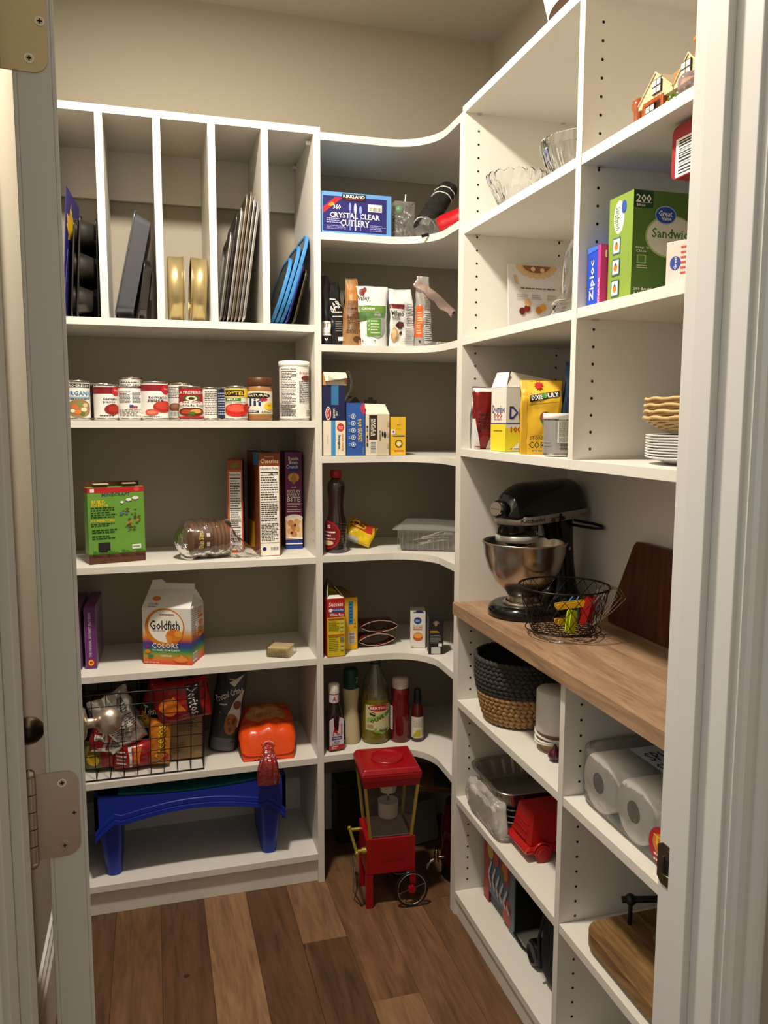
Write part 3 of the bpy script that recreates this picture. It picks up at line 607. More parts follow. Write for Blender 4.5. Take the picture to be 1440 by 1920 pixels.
def muffin(x,lean,label,cols=3,h=.255):
    q=flatthing('muffin_tin',label,'baking tin',x-.002,2.214,z2+.003,lean,group='dark muffin tins'); dpt=.27
    b=B(); b.prism(rr2(0,dpt,0,h,.018),0,.0012,DK,T=TX); b.tube([(.0006,y,z) for y,z in rr2(0,dpt,0,h,.018)],.0022,DK,6,True); b.build('tin_plate',q)
    b0=None
    for i in range(3):
        for j in range(3):
            b=B(); T=Matrix.Translation((.001,.047+j*.088,.044+i*.084))@Matrix.Rotation(R(90),4,'Y')
            b.lathe([(.036,0),(.034,.004),(.026,.032),(.023,.034),(0,.034)],DK,20,T,False); b.build('cup',q)
    return q
muffin(-.1700,3.5,'dark muffin tin with cups bulging to the right, nearer the blue board',h=.25); muffin(-.1835,3.5,'dark muffin tin nested behind, its plate flat against the other tin',h=.238)
q=flatthing('cooling_rack','black wire cooling rack standing upright against the first divider','rack',-.1206,2.214,z2,.4)
b=B(); b.tube([(.0,y,z) for y,z in rr2(0,.27,.002,.245,.015)],.0017,BLACK,6,True)
for i in range(1,22): b.tube([(0.001,.001,i*.0112),(0.001,.269,i*.0112)],.0009,BLACK,4)
for i in (1,2,3): b.tube([(-.001,i*.068,.003),(-.001,i*.068,.244)],.0012,BLACK,4)
b.build('wire_grid',q)
def tray(name,label,x,lean,dy,hz,depth,mat,sgn=1,y=2.214,flange=.006,group=None,z=z2,zr=0,r=.02,cat='baking tray',rmat=None):
    """shallow pan on its edge; pan depth extends to +x*sgn"""
    q=flatthing(name,label,cat,x,y,z+.002,lean,zr,group,depth); b=B(); P=rr2(flange,dy-flange,flange,hz-flange,r); n=len(P); k=.90
    cy,cz=dy/2,hz/2; ins=min(.012,depth*.35)
    Q=rr2(flange+ins,dy-flange-ins,flange+ins,hz-flange-ins,max(r-ins*.6,.004)); O=rr2(0,dy,0,hz,r+flange*.6)
    vs=[(0,a,c) for a,c in O]+[(0,a,c) for a,c in P]+[(sgn*depth,a,c) for a,c in Q]
    fs=[(i,(i+1)%n,n+(i+1)%n,n+i) for i in range(n)]+[(n+i,n+(i+1)%n,2*n+(i+1)%n,2*n+i) for i in range(n)]+[tuple(2*n+i for i in range(n))]
    b.add(vs,fs,mat,False); b.build('pan',q,solid=.0009)
    b=B(); b.tube([(0,a,c) for a,c in O],.0021,rmat or mat,6,True); b.build('rolled_rim',q); return q
tray('baking_pan','deep grey rectangular baking pan leaning alone in the second compartment',-.0800,12.3,.26,.270,.041,GREYP,cat='baking pan')
tray('baking_pan','dark pan standing in shadow behind the leaning grey pan',-.0235,8,.25,.150,.018,DK,y=2.228,cat='baking pan',sgn=1)
GOLD=M('champagne_metal',(188,170,122),.3,.7,scale=60)
for x,lean,lb,dx in ((.0545,0,'round champagne gold cake pan, left one of the two',1),(.1035,2.5,'round champagne gold cake pan, right one of the two',-1)):
    q=flatthing('round_cake_pan',lb,'cake pan',x,2.222,z2+.001,lean,group='gold cake pans'); rp=.089; dep=.040
    b=B(); T=Matrix.Translation((0 if dx>0 else 0.006,rp,rp))@Matrix.Rotation(R(90),4,'Y')
    pr=[(0,0),(rp-.004,0),(rp-.001,.002),(rp-.0006,dep)] if dx>0 else [(rp-.0006,0),(rp-.001,dep-.002),(rp-.004,dep),(0,dep)]
    b.lathe(pr,GOLD,56,T,False); b.build('pan',q,solid=.0008)
    b=B(); b.tube([(0.006 if dx<0 else dep,rp+rp*math.cos(a*PI/24),rp+rp*math.sin(a*PI/24)) for a in range(48)],.0017,GOLD,6,True); b.build('rolled_rim',q)
AL=M('aluminium_sheet',(176,172,166),.36,.8,var=.15,scale=14,bump=.05); AL2=M('stained_aluminium',(150,138,122),.42,.7,var=.3,scale=25); SIL=M('pale_tray',(196,194,190),.3,.7,scale=20)
tl=[(.1830,13.5,.235,.235,AL,'pale aluminium tray at the left of the leaning stack'),(.1935,13.0,.262,.285,DK,'dark tray second in the stack, poking up behind'),
    (.2060,12.2,.255,.30,SIL,'silvery tray third from the left in the leaning stack'),(.2180,11,.27,.335,AL2,'stained aluminium tray in the middle of the stack'),(.2285,9.6,.27,.342,AL2,'blotchy aluminium sheet right of the middle of the stack'),(.2400,8.0,.265,.33,AL,'grey aluminium tray near the right of the stack'),(.2590,5.0,.26,.318,SIL,'smooth rounded light tray at the right end of the stack')]
for i,(x,ln,dy,hz,mt,lb) in enumerate(tl): tray('baking_sheet',lb,.1835+.0100*i,8.3,dy,hz,.0055,mt,group='baking sheets stacked on edge',flange=.004,zr=0)
BLR=C(60,130,190,.4); DG=M('smoky_glass',(60,62,62),.12,spec=.8)
for i,(x,dy,hz,lb) in enumerate(((.3215,.22,.196,'smallest blue-rimmed dark glass lid in front'),(.3345,.25,.232,'middle blue-rimmed dark glass lid'),(.3475,.262,.262,'largest blue-rimmed dark glass lid, at the back of the row'))):
    q=flatthing('baking_dish_lid',lb,'lid',x,2.2135,z2,17.6,group='blue-rimmed lids',dip=.010); rr_=.085
    P=rr2(0,dy,0,hz,rr_,8); Q=rr2(.010,dy-.010,.010,hz-.010,rr_-.01,8); n=len(P)
    b=B(); vs=[(x_,a,c) for x_,PP in ((0,P),(.0095,P),(.0095,Q),(0,Q)) for a,c in PP]
    b.add(vs,[(k*n+j,k*n+(j+1)%n,((k+1)%4)*n+(j+1)%n,((k+1)%4)*n+j) for k in range(4) for j in range(n)],BLR,False); b.build('blue_rim',q,bevel=.0012)
    B().prism(Q,.002,.005,DG,T=TX).build('lid_panel',q)
tray('baking_sheet','dark blue tray behind the blue-rimmed lids',.3605,17.0,.26,.170,.005,C(40,50,130),flange=.003)
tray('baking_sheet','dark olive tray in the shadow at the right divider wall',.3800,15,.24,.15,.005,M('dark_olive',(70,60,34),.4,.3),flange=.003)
# ================= bread =================
s4=L['s4']+.0006
BR=M('bread_crust',(104,68,42),.8,var=.3,scale=40); FILM=MC['clear_film']
q=thing('bread_loaf','round brown sliced loaf in a clear bag with a twisted end','bread',(.134,2.288,s4),8)
for i in range(9):
    b=B(); x=-.040+i*.0115; T=Matrix.Translation((x,0,.052))@Matrix.Rotation(R(90),4,'Y')@Matrix.Diagonal((1,1,1,1))
    r=.049-.0012*abs(i-4)
    b.lathe([(r-.004,0),(r,.002),(r,.0085),(r-.004,.0105)],BR,28,T,True); b.build('bread_slice',q)
b=B(); mp=lambda u,v,o:(-.045+.075*u,-.0515*math.cos((v-.5)*2)-o-.001,.052+.0515*math.sin((v-.5)*2))
prt(b,mp,[('r',.1,.1,.8,.95,C(70,40,22)),('t','Thin Slims',.35,.55,.5,.20,C(236,206,120),90),('l',.56,.3,.70,.8,2,WH),('p',[(.1,0),(.8,0),(.45,.14)],C(60,34,20))],curved=8)
b.build('printed_label',q)
PF=clear('bread_bag_film',gloss=.05,rough=.10,bump=.5,scale=45,body=.07,bodyc=(150,120,95))
b=B()
def bf(u,v):
    x=-.085+.155*u; k=min(1,(u*5)**.6) if u<.2 else (1 if u<.78 else 1-.1*(u-.78)/.22)
    r=.056*k*(1+.10*noise.noise(Vector((u*9,math.cos(2*PI*v)*2,math.sin(2*PI*v)*2+3)))); return (x,r*math.cos(2*PI*v),max(.0004,.054+r*math.sin(2*PI*v)))
b.grid(bf,26,28,PF)
def tf(u,v):
    x=.066+.085*u; r=(.05*(1-u)**1.5+.010+.014*u)*(1+.25*noise.noise(Vector((u*7,math.cos(2*PI*v)*1.5,math.sin(2*PI*v)*1.5)))); return (x,-.035*u+r*1.2*math.cos(2*PI*v),max(.0004,.054*(1-u)**2+.010+r*.5*math.sin(2*PI*v)))
b.grid(tf,16,18,PF); b.build('plastic_bag',q)
# ================= shelf 6 =================
s6=L['s6']+.0006
bx0,bx1,by0,by1,bz=-.214,.122,2.2085,2.46,.250
q=thing('wire_basket','black wire basket overflowing with chip bags on the lower shelf','basket',((bx0+bx1)/2,(by0+by1)/2,s6))
cx,cy=(bx0+bx1)/2,(by0+by1)/2; X0,X1b,Y0,Y1b=bx0-cx,bx1-cx,by0-cy,by1-cy
tb=.008
b=B()
def ring(z,r):
    k=tb*(1-z/bz); b.tube([(X0+k,Y0+k,z),(X1b-k,Y0+k,z),(X1b-k,Y1b-k,z),(X0+k,Y1b-k,z)],r,BLACK,6,True)
for i in range(8): ring(.002+i*.0345,.0012 if 0<i<7 else .0024)
o=b.build('wire_ring',q); o['kind']='stuff'
b=B()
for i in range(10):
    t_=i/9
    for y in (Y0,Y1b):
        sy=1 if y<0 else -1
        b.tube([(X0+tb+(X1b-X0-2*tb)*t_,y+sy*tb,.002),(X0+(X1b-X0)*t_,y,.2435)],.0012,BLACK,5)
    b.tube([(X0+tb+(X1b-X0-2*tb)*t_,Y0+tb,.002),(X0+tb+(X1b-X0-2*tb)*t_,Y1b-tb,.002)],.0012,BLACK,5)
for i in range(8):
    t_=i/7
    for x in (X0,X1b):
        sx=1 if x<0 else -1; b.tube([(x+sx*tb,Y0+tb+(Y1b-Y0-2*tb)*t_,.002),(x,Y0+(Y1b-Y0)*t_,.2435)],.0012,BLACK,5)
o=b.build('wire_upright',q); o['kind']='stuff'
B().tube([(X1b,Y0+.05,.243),(X1b+.004,Y0+.055,.266),(X1b+.004,Y1b-.055,.266),(X1b,Y1b-.05,.243)],.0035,BLACK,8).build('handle',q)
CRED=M('red_foil_bag',(156,26,26),.25,var=.1,scale=30,bump=.3); CSIL=M('silver_foil',(214,212,208),.30,.75,var=.1,scale=40,bump=.2); CKRAFT=M('kraft_paper',(150,122,84),.7,var=.08,scale=60,bump=.2)
zb=s6+.006
bag('chip_bag','tan paper bag with a green leaf badge inside the wire basket',(.070,2.318,zb),0,.094,.180,.060,CKRAFT,[('e',.72,.80,.26,.09,C(50,120,50)),('l',.55,.78,.88,.82,1,WH),('l',.3,.45,.85,.68,8,C(90,66,40)),('l',.1,.1,.5,.3,5,C(110,84,54)),('r',.1,.9,.9,.97,C(160,140,60)),('e',.12,.72,.12,.07,C(60,110,50))],'block',.0035,3)
bag('chip_bag','red tortilla chip bag on top at the right of the basket, its name running downwards',(.068,2.258,.520),0,.150,.118,.060,CRED,[('r',.58,.10,.84,.92,K),('t','Doritos',.71,.52,.72,.20,WH,-90),('e',.25,.45,.16,.22,ORG),('p',[(.1,.35),(.55,.30),(.35,.70)],ORG)],'pillow',.009,5,18,roll=-7,lean=0)
bag('chip_bag','red and gold corn chip bag tucked upright in the middle of the basket',(-.028,2.30,zb+.095),-10,.085,.145,.05,CRED,[('r',.0,.0,1,.42,C(206,160,50)),('e',.5,.46,.46,.16,K),('t','Tostitos',.52,.46,.86,.16,WH,8,1.2),('r',.1,.85,.9,.9,WH)],'pillow',.008,9,roll=18)
bag('chip_bag','silver foil chip bag crumpled behind the door knob',(-.082,2.262,zb+.07),12,.105,.165,.045,CSIL,[('l',.2,.2,.85,.75,16,K),('b',.6,.75,.85,.9,True)],'pillow',.014,12,26,roll=-22)
bag('chip_bag','silver and red bag with a bar code lying low at the left of the basket',(-.140,2.262,zb+.055),4,.10,.105,.05,CSIL,[('r',0,0,.32,1,CRED),('b',.08,.35,.3,.6,False),('r',.42,0,.50,1,CRED),('l',.55,.2,.95,.85,9,K)],'pillow',.009,14,roll=8)
bag('chip_bag','orange cheese snack bag standing in the centre of the basket',(-.006,2.262,zb+.004),-6,.058,.135,.04,M('orange_foil',(206,122,36),.25,var=.1,bump=.3),[('t','Cheetos',.55,.5,.76,.5,K,90),('t','Cheetos',.53,.51,.74,.44,YEL,90),('e',.8,.2,.16,.08,RED)],'pillow',.006,17,roll=3)
bag('chip_bag','red bag lying flat on the bottom of the basket in the middle',(-.070,2.272,zb),3,.115,.075,.055,CRED,[('r',.35,.1,.42,.9,WH),('r',.46,.2,.62,.85,ORG),('p',[(.65,.2),(.95,.4),(.75,.8)],C(210,60,40)),('l',.05,.2,.3,.8,4,WH)],'pillow',.007,21)
bag('chip_bag','dull green and red bag in the lower left corner of the basket',(-.160,2.285,zb),-5,.085,.082,.05,M('olive_foil',(120,108,50),.3,var=.2,bump=.3),[('r',.5,0,1,1,CRED),('e',.25,.4,.18,.2,YEL)],'pillow',.008,23)
bag('chip_bag','dark red bag at the back left of the basket',(-.120,2.395,zb+.02),4,.11,.17,.05,M('maroon_foil',(92,20,24),.25,var=.1,bump=.3),[('e',.5,.7,.3,.1,C(150,60,50))],'pillow',.006,25,roll=-6)
bag('chip_bag','black and brown bag at the back right of the basket',(.02,2.41,zb+.01),-6,.15,.22,.06,M('black_foil',(30,26,26),.25,var=.1,bump=.3),[('e',.5,.6,.3,.12,C(110,70,40))],'pillow',.008,27)
GRY=M('charcoal_bag',(52,50,54),.4,var=.06,bump=.2)
bag('pretzel_bag','tall charcoal bag of pretzel crisps with a pretzel picture','bag' and (.178,2.350,s6+.007),-14,.088,.238,.070,GRY,[('r',0,.0,1,.16,C(90,90,96)),('p',[(.0,.16),(.95,.30),(.95,.62),(.3,.48),(.0,.30)],C(214,208,200)),('p',[(.5,.36),(.95,.30),(.98,.78),(.7,.60)],C(206,202,196)),('t','Pretzel Crisps',.54,.70,.90,.11,WH,24,2.4),('l',.45,.86,.75,.90,1,C(190,186,180)),('p',[(.45,.84),(.9,.95),(.68,.80)],WH),('l',.25,.56,.6,.60,1,WH),
 ('e',.70,.34,.22,.13,C(150,90,44)),('e',.64,.38,.06,.04,C(96,52,24)),('e',.80,.38,.06,.04,C(96,52,24)),('e',.70,.28,.06,.03,C(96,52,24)),('e',.85,.58,.12,.05,C(120,66,40))],'stand',.005,31,top=.98,roll=8)
# orange bread bag
q=thing('bread_bag','bright orange bag of rolls lying flat with its twisted end over the shelf edge','bag',(.305,2.332,s6),-4)
OR=M('orange_bag_film',(222,74,18),.28,var=.08,scale=40,bump=.3); BUN=M('pale_bun',(196,140,70),.7,var=.15,scale=30)
b=B()
def of(u,v,s):
    w_=.168; dd_=.22; x=(u-.5)*w_*(1-.14*max(0,1-v*3.0)**2); y=-.105+dd_*v; e=(max(0,4*u*(1-u))**.35)*(min(1,(v+.02)*4.5)**.55)*(min(1,(1-v)*5)**.4)
    z=(.0008+(.040+.040*e+.030*v)*min(1,v*7)**.55) if s>0 else .040-.040*e; p=Vector((x*24,y*24,s)); z+=.0045*noise.noise(p*1.5)*(1+s)+(.003*math.sin(x*600)*(1-v)**4)*(1+s)/2
    return (x,y,max(z,.0006) if s>0 else max(.0006,z*.6*(1-e)+.0006))
b.grid(lambda u,v:of(u,v,1),30,30,OR); b.grid(lambda u,v:of(1-u,v,-1),16,16,OR); b.build('bag',q)
b=B(); mp=lambda u,v,o:(lambda p:(p[0],p[1],p[2]+o))(of(u,v,1))
prt(b,mp,[('e',.5,.55,.36,.20,C(200,136,76)),('e',.5,.58,.26,.13,C(214,170,120)),('r',.08,.86,.92,.97,C(190,110,30)),('l',.15,.75,.9,.84,2,YEL)],curved=10,off0=.001)
b.build('window',q)
b=B()
def tw(u,v):
    K_=[(-.086,.040,.020),(-.100,.038,.009),(-.128,.030,.013),(-.140,.008,.018),(-.144,-.022,.023),(-.146,-.054,.022)]
    f=u*5; i=min(4,int(f)); f-=i; y_,z_,r=[K_[i][k]*(1-f)+K_[i+1][k]*f for k in range(3)]
    a=2*PI*v; r*=1+.22*math.cos(7*a+u*5); nx=min(1,max(0,(u-.3)*4))
    return (r*math.cos(a)*1.25-.004*u,y_+r*.35*math.sin(a)*nx,z_+r*.45*math.sin(a)*(1-nx))
b.grid(tw,24,28,clear('red_twist_film',tint=(240,170,165),gloss=.10,rough=.12,bump=.8,scale=60,body=.22,bodyc=(190,50,44)))
b.build('twisted_end',q)
b=B(); b.tube([(.015*math.cos(a*PI/6),-.096,.041+.012*math.sin(a*PI/6)) for a in range(12)],.0022,C(224,150,140),6,True); b.build('bag_tie',q)
# ================= lap tray =================
s7=L['s7']+.0006
q=thing('lap_tray','blue plastic lap tray with a teal top standing on two legs on the bottom shelf','tray',(.082,2.345,s7))
BP=C(20,44,150,.38); TEAL=C(24,110,116,.4)
b=B()
def tp(u,v):
    # bowed side profile: raised wings at both ends
    x=-.262+.524*u; z=.205+.026*math.sin(PI*min(1,max(0,(u-.12)/.76)))
    if u<.12: z=.150+.055*(u/.12)**.8
    if u>.88: z=.150+.055*((1-u)/.12)**.8
    return x,z
n=30
for side,(y0,y1) in enumerate(((-.128,-.118),(.118,.128))):
    vs=[]
    for i in range(n+1):
        x,z=tp(i/n,0); lo=z-.045 if .12<i/n<.88 else z-.030
        hi=.252-.018*math.sin(PI*i/n) if True else z
        for yy in (y0,y1): vs+= [(x,yy,lo),(x,yy,hi)]
    fs=[]
    for i in range(n): a=i*4; fs+=[(a,a+4,a+5,a+1),(a+2,a+3,a+7,a+6),(a+1,a+5,a+7,a+3),(a,a+2,a+6,a+4)]
    fs+=[(0,1,3,2),(n*4,n*4+2,n*4+3,n*4+1)]
    b.add(vs,fs,BP)
for sx in (-1,1):
    b.box(min(sx*.262,sx*.252),max(sx*.262,sx*.252),-.128,.128,.120,.252,BP); 
vs=[];fs=[]
for i in range(n+1):
    x,z=tp(i/n,0); vs+=[(x,-.128,z-.010),(x,.128,z-.010),(x,-.128,z-.016),(x,.128,z-.016)]
for i in range(n): a=i*4; fs+=[(a,a+1,a+5,a+4),(a+2,a+6,a+7,a+3)]
b.add(vs,fs,BP)
# outer flared skirt with steps
for k,(zz,ex) in enumerate(((.0,.004),(.016,.002))):
    vs=[];
    for i in range(n+1):
        x,z=tp(i/n,0); lo=z-.045+zz if .12<i/n<.88 else z-.030+zz
        vs+=[(x,-.128-ex,lo),(x,-.128-ex,lo+.012),(x,-.127,lo),(x,-.127,lo+.014)]
    fs=[]
    for i in range(n): a=i*4; fs+=[(a,a+4,a+5,a+1),(a+1,a+5,a+7,a+3),(a,a+2,a+6,a+4)]
    b.add(vs,fs,BP)
b.build('tray_body',q)
b=B(); vs=[];fs=[]
for i in range(n+1):
    x=-.2+.4*i/n; z=.250-.012*math.sin(PI*i/n); vs+=[(x,-.117,z),(x,.117,z),(x,-.117,z-.010),(x,.117,z-.010)]
for i in range(n): a=i*4; fs+=[(a,a+1,a+5,a+4),(a+2,a+6,a+7,a+3),(a,a+4,a+6,a+2),(a+1,a+3,a+7,a+5)]
b.add(vs,fs,TEAL); b.build('teal_top',q)
for sx in (-1,1):
    b=B(); x=sx*.218
    P0=rr2(-.021,.021,-.095,.095,.018); P1=rr2(-.034,.034,-.112,.112,.022); m=len(P0)
    vs=[(x+a,c,0) for a,c in P0]+[(x+sx*.006+a,c,.165) for a,c in P1]
    b.add(vs,[(i,(i+1)%m,m+(i+1)%m,m+i) for i in range(m)],BP,True); b.add(vs[:m],[tuple(range(m-1,-1,-1))],BP)
    b.build('leg',q,bevel=.003)
# ================= corner unit =================
c2,c3,c4,c5,c6,c7=[z+.0006 for z in (1.8678,1.5695,1.2623,.9799,.6822,.3886)]
LB=C(96,150,206); VI=C(36,34,104)
t=carton('cutlery_box','light blue box of clear plastic cutlery with a violet label','box',(.4605,2.216),c2,1,.198,.15,.110,(96,150,206),{'F':[('r',.02,.06,.93,.90,VI),('p',[(.02,.47),(.02,.62),(.19,.87),(.29,.87)],RED),('t','NEW',.14,.70,.10,.06,YEL,55),('t','360',.215,.645,.11,.12,WH),
 ('r',.29,.81,.63,.97,K),('t','KIRKLAND',.46,.915,.31,.075,WH),('t','Signature',.46,.845,.24,.04,RED),('t','CRYSTAL CLEAR',.47,.45,.72,.13,WH),('t','CUTLERY',.47,.27,.42,.16,WH),('r',.66,.58,.86,.76,WH),('b',.67,.585,.85,.70,True),
 ('e',.40,.66,.018,.10,C(140,150,220)),('r',.393,.10,.408,.60,C(120,130,210)),('e',.475,.62,.02,.14,C(190,196,236)),('r',.468,.10,.484,.55,C(230,232,246)),('e',.55,.60,.022,.10,C(140,150,220)),('r',.543,.10,.557,.52,C(120,130,210)),
 ('l',.07,.24,.26,.38,3,C(170,170,220)),('l',.07,.10,.34,.20,3,C(150,150,210)),('l',.68,.10,.92,.26,4,C(150,150,210))],'R':[('r',0,0,1,1,C(206,214,220))],'T':[('r',0,0,1,1,C(120,164,206))]})
# candy tub
CP=clear('clear_plastic',gloss=.03,rough=.08,bump=.15,scale=12,body=.10,bodyc=(235,232,225))
FOILW=M('candy_wrap',(176,174,170),.2,.6,var=.4,scale=60,bump=.6)
q=thing('candy_jar','clear square tub of foil-wrapped candies with a lollipop stick, right of the cutlery box','jar',(.706,2.275,c2))
b=B(); b.box(-.031,.031,-.031,.031,.0005,.108,CP); b.build('tub',q,bevel=.004)
rr=random.Random(2)
for i in range(22):
    b=B(); x,y,z=rr.uniform(-.019,.019),rr.uniform(-.019,.019),.015+i*.0028; 
    T=Matrix.Translation((x,y,z))@Euler((rr.random()*3,rr.random()*3,rr.random()*3)).to_matrix().to_4x4()
    b.lathe([(.0068,-.013),(.002,-.008),(.0055,-.006),(.0062,0),(.0055,.006),(.002,.008),(.0068,.013)],FOILW,8,T,False); b.build('wrapped_candy',q)
b=B(); b.cyl((.004,0,.05),(.012,0,.135),.0018,WH,8); b.build('lollipop_stick',q)
b=B(); b.sph((-.012,-.014,.086),.012,C(70,150,90,.25),14); b.build('lollipop',q)
BF=M('black_film_roll',(48,46,44),.14,.3,var=.6,scale=70,bump=1)
q=thing('wrapped_roll','black plastic-wrapped roll with white bands, leaning up to the right corner','roll',(.752,2.215,c2+.034)); 
d=Vector((.088,.055,.118)); T=d.to_track_quat('Z','Y').to_matrix().to_4x4(); 
b=B(); n_=22
def rf(u,v):
    r=.033*(1+.12*noise.noise(Vector((u*14,math.cos(2*PI*v)*2,math.sin(2*PI*v)*2)))); return (r*math.cos(2*PI*v),r*math.sin(2*PI*v)*.8,u*.165)
b.grid(rf,30,20,BF,T=T); vs=[rf(0,i/20) for i in range(20)]; b.add(vs,[tuple(range(19,-1,-1))],BF,T=T); vs=[rf(1,i/20) for i in range(20)]; b.add(vs,[tuple(range(20))],BF,T=T); b.build('roll',q)
for u in (.05,.72,.86):
    b=B(); b.tube([Vector(rf(u,i/20))*1.0+Vector((0,0,0)) for i in range(20)],.0016,WH,5,True); 
    b.v=[T@v for v in b.v]; b.build('white_band',q)
q=thing('clear_bag','crumpled clear bag with a black strip, hanging over the curved shelf edge','bag',(.772,2.190,c2))
CB=clear('crumpled_clear',gloss=.05,rough=.12,bump=.6,scale=70,body=.12,bodyc=(190,190,184))
b=B(); blob(b,.080,.06,.045,.45,7,CB,30,26); b.build('crumpled_film',q)
b=B(); b.box(-.048,-.026,-.0415,-.0405,.004,.012,BLACK,Matrix.Rotation(R(-18),4,'Y')); b.build('black_strip',q)
q=thing('red_plastic_cup','red ribbed plastic cup lying on its side at the right corner panel','cup',(.815,2.165,c2+.0335),-20)
RP_=M('red_plastic',(176,16,28),.25,var=.05)
b=B(); T=Matrix.Rotation(R(72),4,'Y')@Matrix.Rotation(R(0),4,'Z'); b.lathe([(.022,0),(.024,.004),(.030,.012),(.0295,.030),(.0315,.032),(.0325,.070),(.034,.073)],RP_,30,Matrix.Translation((-.035,0,-.008))@T,True); b.build('cup',q)
q=thing('pink_handle','dusty pink curved handle arching over the red cup','handle',(.795,2.235,c2+.004))
b=B(); b.tube([(-.035+.07*i/10,0,.030+.034*math.sin(PI*i/10)) for i in range(11)],.006,C(150,90,90),8); b.tube([(-.035,0,.004),(-.035,0,.030)],.006,C(150,90,90),8); b.tube([(.035,0,.004),(.035,0,.030)],.006,C(150,90,90),8); b.build('handle',q)
# ---- C3 bags
KB=M('black_pouch',(24,24,26),.22,var=.1,bump=.3); 
bag('snack_pouch','tall black glossy pouch with a bar code against the upright panel',(.478,2.255,c3+.0025),6,.030,.190,.05,KB,[('b',.05,.12,.95,.33,True),('t','v',.3,.06,.3,.04,WH)],'stand',.004,41,lean=-3)
bag('snack_pouch','black granola bar pouch with white tilted lettering',(.510,2.275,c3+.003),0,.060,.175,.055,KB,[('t','BAR',.60,.62,.72,.12,WH,28,2.8),('l',.3,.71,.7,.75,1,WH),('l',.35,.49,.92,.55,1,WH),('l',.35,.43,.92,.47,1,WH),('r',.55,.06,.95,.12,WH),('l',.5,.2,.9,.38,5,C(120,120,120))],'stand',.006,43,top=.75,roll=-4)
bag('produce_bag','thin clear bag standing behind the black bar pouches',(.530,2.330,c3),0,.06,.165,.02,CB,(),'stand',.004,44)
KR=M('kraft_brown_pouch',(150,112,70),.5,var=.25,scale=30,bump=.3)
bag('snack_pouch','brown kraft pouch with a folded orange top, next to the black pouches',(.555,2.262,c3),4,.066,.190,.06,KR,[('r',.02,.40,.98,.66,C(120,80,50)),('e',.6,.72,.16,.06,C(60,40,28)),('r',.0,.66,1,.92,C(176,118,56)),('l',.14,.53,.8,.57,1,K),('l',.12,.18,.85,.50,14,C(80,60,44)),('e',.6,.10,.2,.04,C(90,60,40)),('r',.66,.0,1,.09,C(190,130,80))],'stand',.006,46,top=.45)
WP=M('white_pouch',(214,214,212),.3,var=.04,bump=.2)
bag('snack_pouch','white cashew pouch with a green band and green check-mark panel',(.611,2.252,c3),-3,.092,.168,.05,WP,[('e',.18,.90,.10,.06,C(110,40,34)),('e',.28,.94,.06,.04,C(130,50,40)),('t','Valley',.22,.79,.36,.11,K),('r',0,.56,1,.675,C(96,132,52)),('t','CASHEW',.36,.62,.42,.04,WH),('p',[(0,.56),(.42,.56),(.3,.44),(.05,.40)],C(60,96,44)),('e',.62,.36,.26,.22,C(150,150,146)),('p',[(.2,.56),(.9,.56),(.86,.48),(.3,.46)],C(80,116,60)),
 ('r',.30,.17,.74,.46,C(92,138,58)),('l',.42,.20,.70,.44,5,C(210,220,190)),('p',[(.33,.42),(.36,.40),(.41,.45),(.36,.415)],WH),('p',[(.33,.35),(.36,.33),(.41,.38),(.36,.345)],WH),('p',[(.33,.28),(.36,.26),(.41,.31),(.36,.275)],WH),('t','oz',.12,.09,.16,.03,K),('e',.53,.09,.02,.01,K)],'stand',.003,48)
bag('cookie_bag','white cookie bag crumpled at the top with chocolate pieces on its face',(.694,2.255,c3),2,.078,.165,.06,WP,[('r',.0,.64,.52,.72,C(110,34,34)),('t','Milano',.28,.56,.52,.09,K),('t','MILK & DARK',.2,.495,.34,.025,K),('t','CHOCOLATE',.2,.465,.34,.025,K),('p',[(.2,.36),(.35,.43),(.5,.42),(.52,.36),(.36,.30)],C(66,36,30)),('p',[(.28,.38),(.48,.40),(.46,.30),(.34,.32)],C(80,44,36)),('p',[(.34,.22),(.44,.28),(.46,.22),(.36,.20)],C(66,36,30)),('e',.16,.20,.14,.12,C(190,150,100)),('e',.14,.21,.09,.09,C(214,180,130)),
 ('l',.62,.36,.96,.74,14,K),('l',.58,.04,.96,.32,16,C(90,90,90))],'block',.007,50,top=.9)
bag('clear_snack_bag','clear snack bag with an orange stripe and a long folded flap to the right',(.758,2.235,c3),-6,.058,.200,.05,clear('bag_film_white',gloss=.10,rough=.1,bump=.5,scale=60,body=.5,bodyc=(190,186,180)),[('r',.03,.14,.42,.58,C(214,90,34)),('l',.10,.18,.36,.50,9,C(240,190,150)),('r',.50,.05,.95,.50,C(200,198,194)),('l',.52,.08,.92,.48,14,K),('l',.55,.52,.9,.72,6,C(120,110,100)),('e',.7,.82,.1,.05,C(110,60,44)),('e',.25,.08,.05,.015,K)],'stand',.005,52,top=.62)
q=thing('bag_flap_strip','clear pinkish resealable strip slanting down from the top of the clear snack bag','strip',(.738,2.222,c3+.192))
PK=clear('pink_film',gloss=.08,rough=.15,bump=.4,scale=60,body=.30,bodyc=(220,190,180))
b=B(); T=Matrix.Rotation(R(37),4,'Y'); b.grid(lambda u,v:(u*.145,.004*math.sin(u*9+v*2),-.026*v*(1+.1*math.sin(u*20))+.004),24,5,PK,T=T); b.build('strip',q,solid=.0006)
b=B(); b.box(.140,.145,-.0022,-.0012,-.020,-.004,BLACK,T); b.build('black_end',q)
bag('snack_wrapper','small clear wrapper lying flat on the curved shelf near the right',(.80,2.19,c3),60,.05,.012,.10,CB,(),'pillow',.003,54)
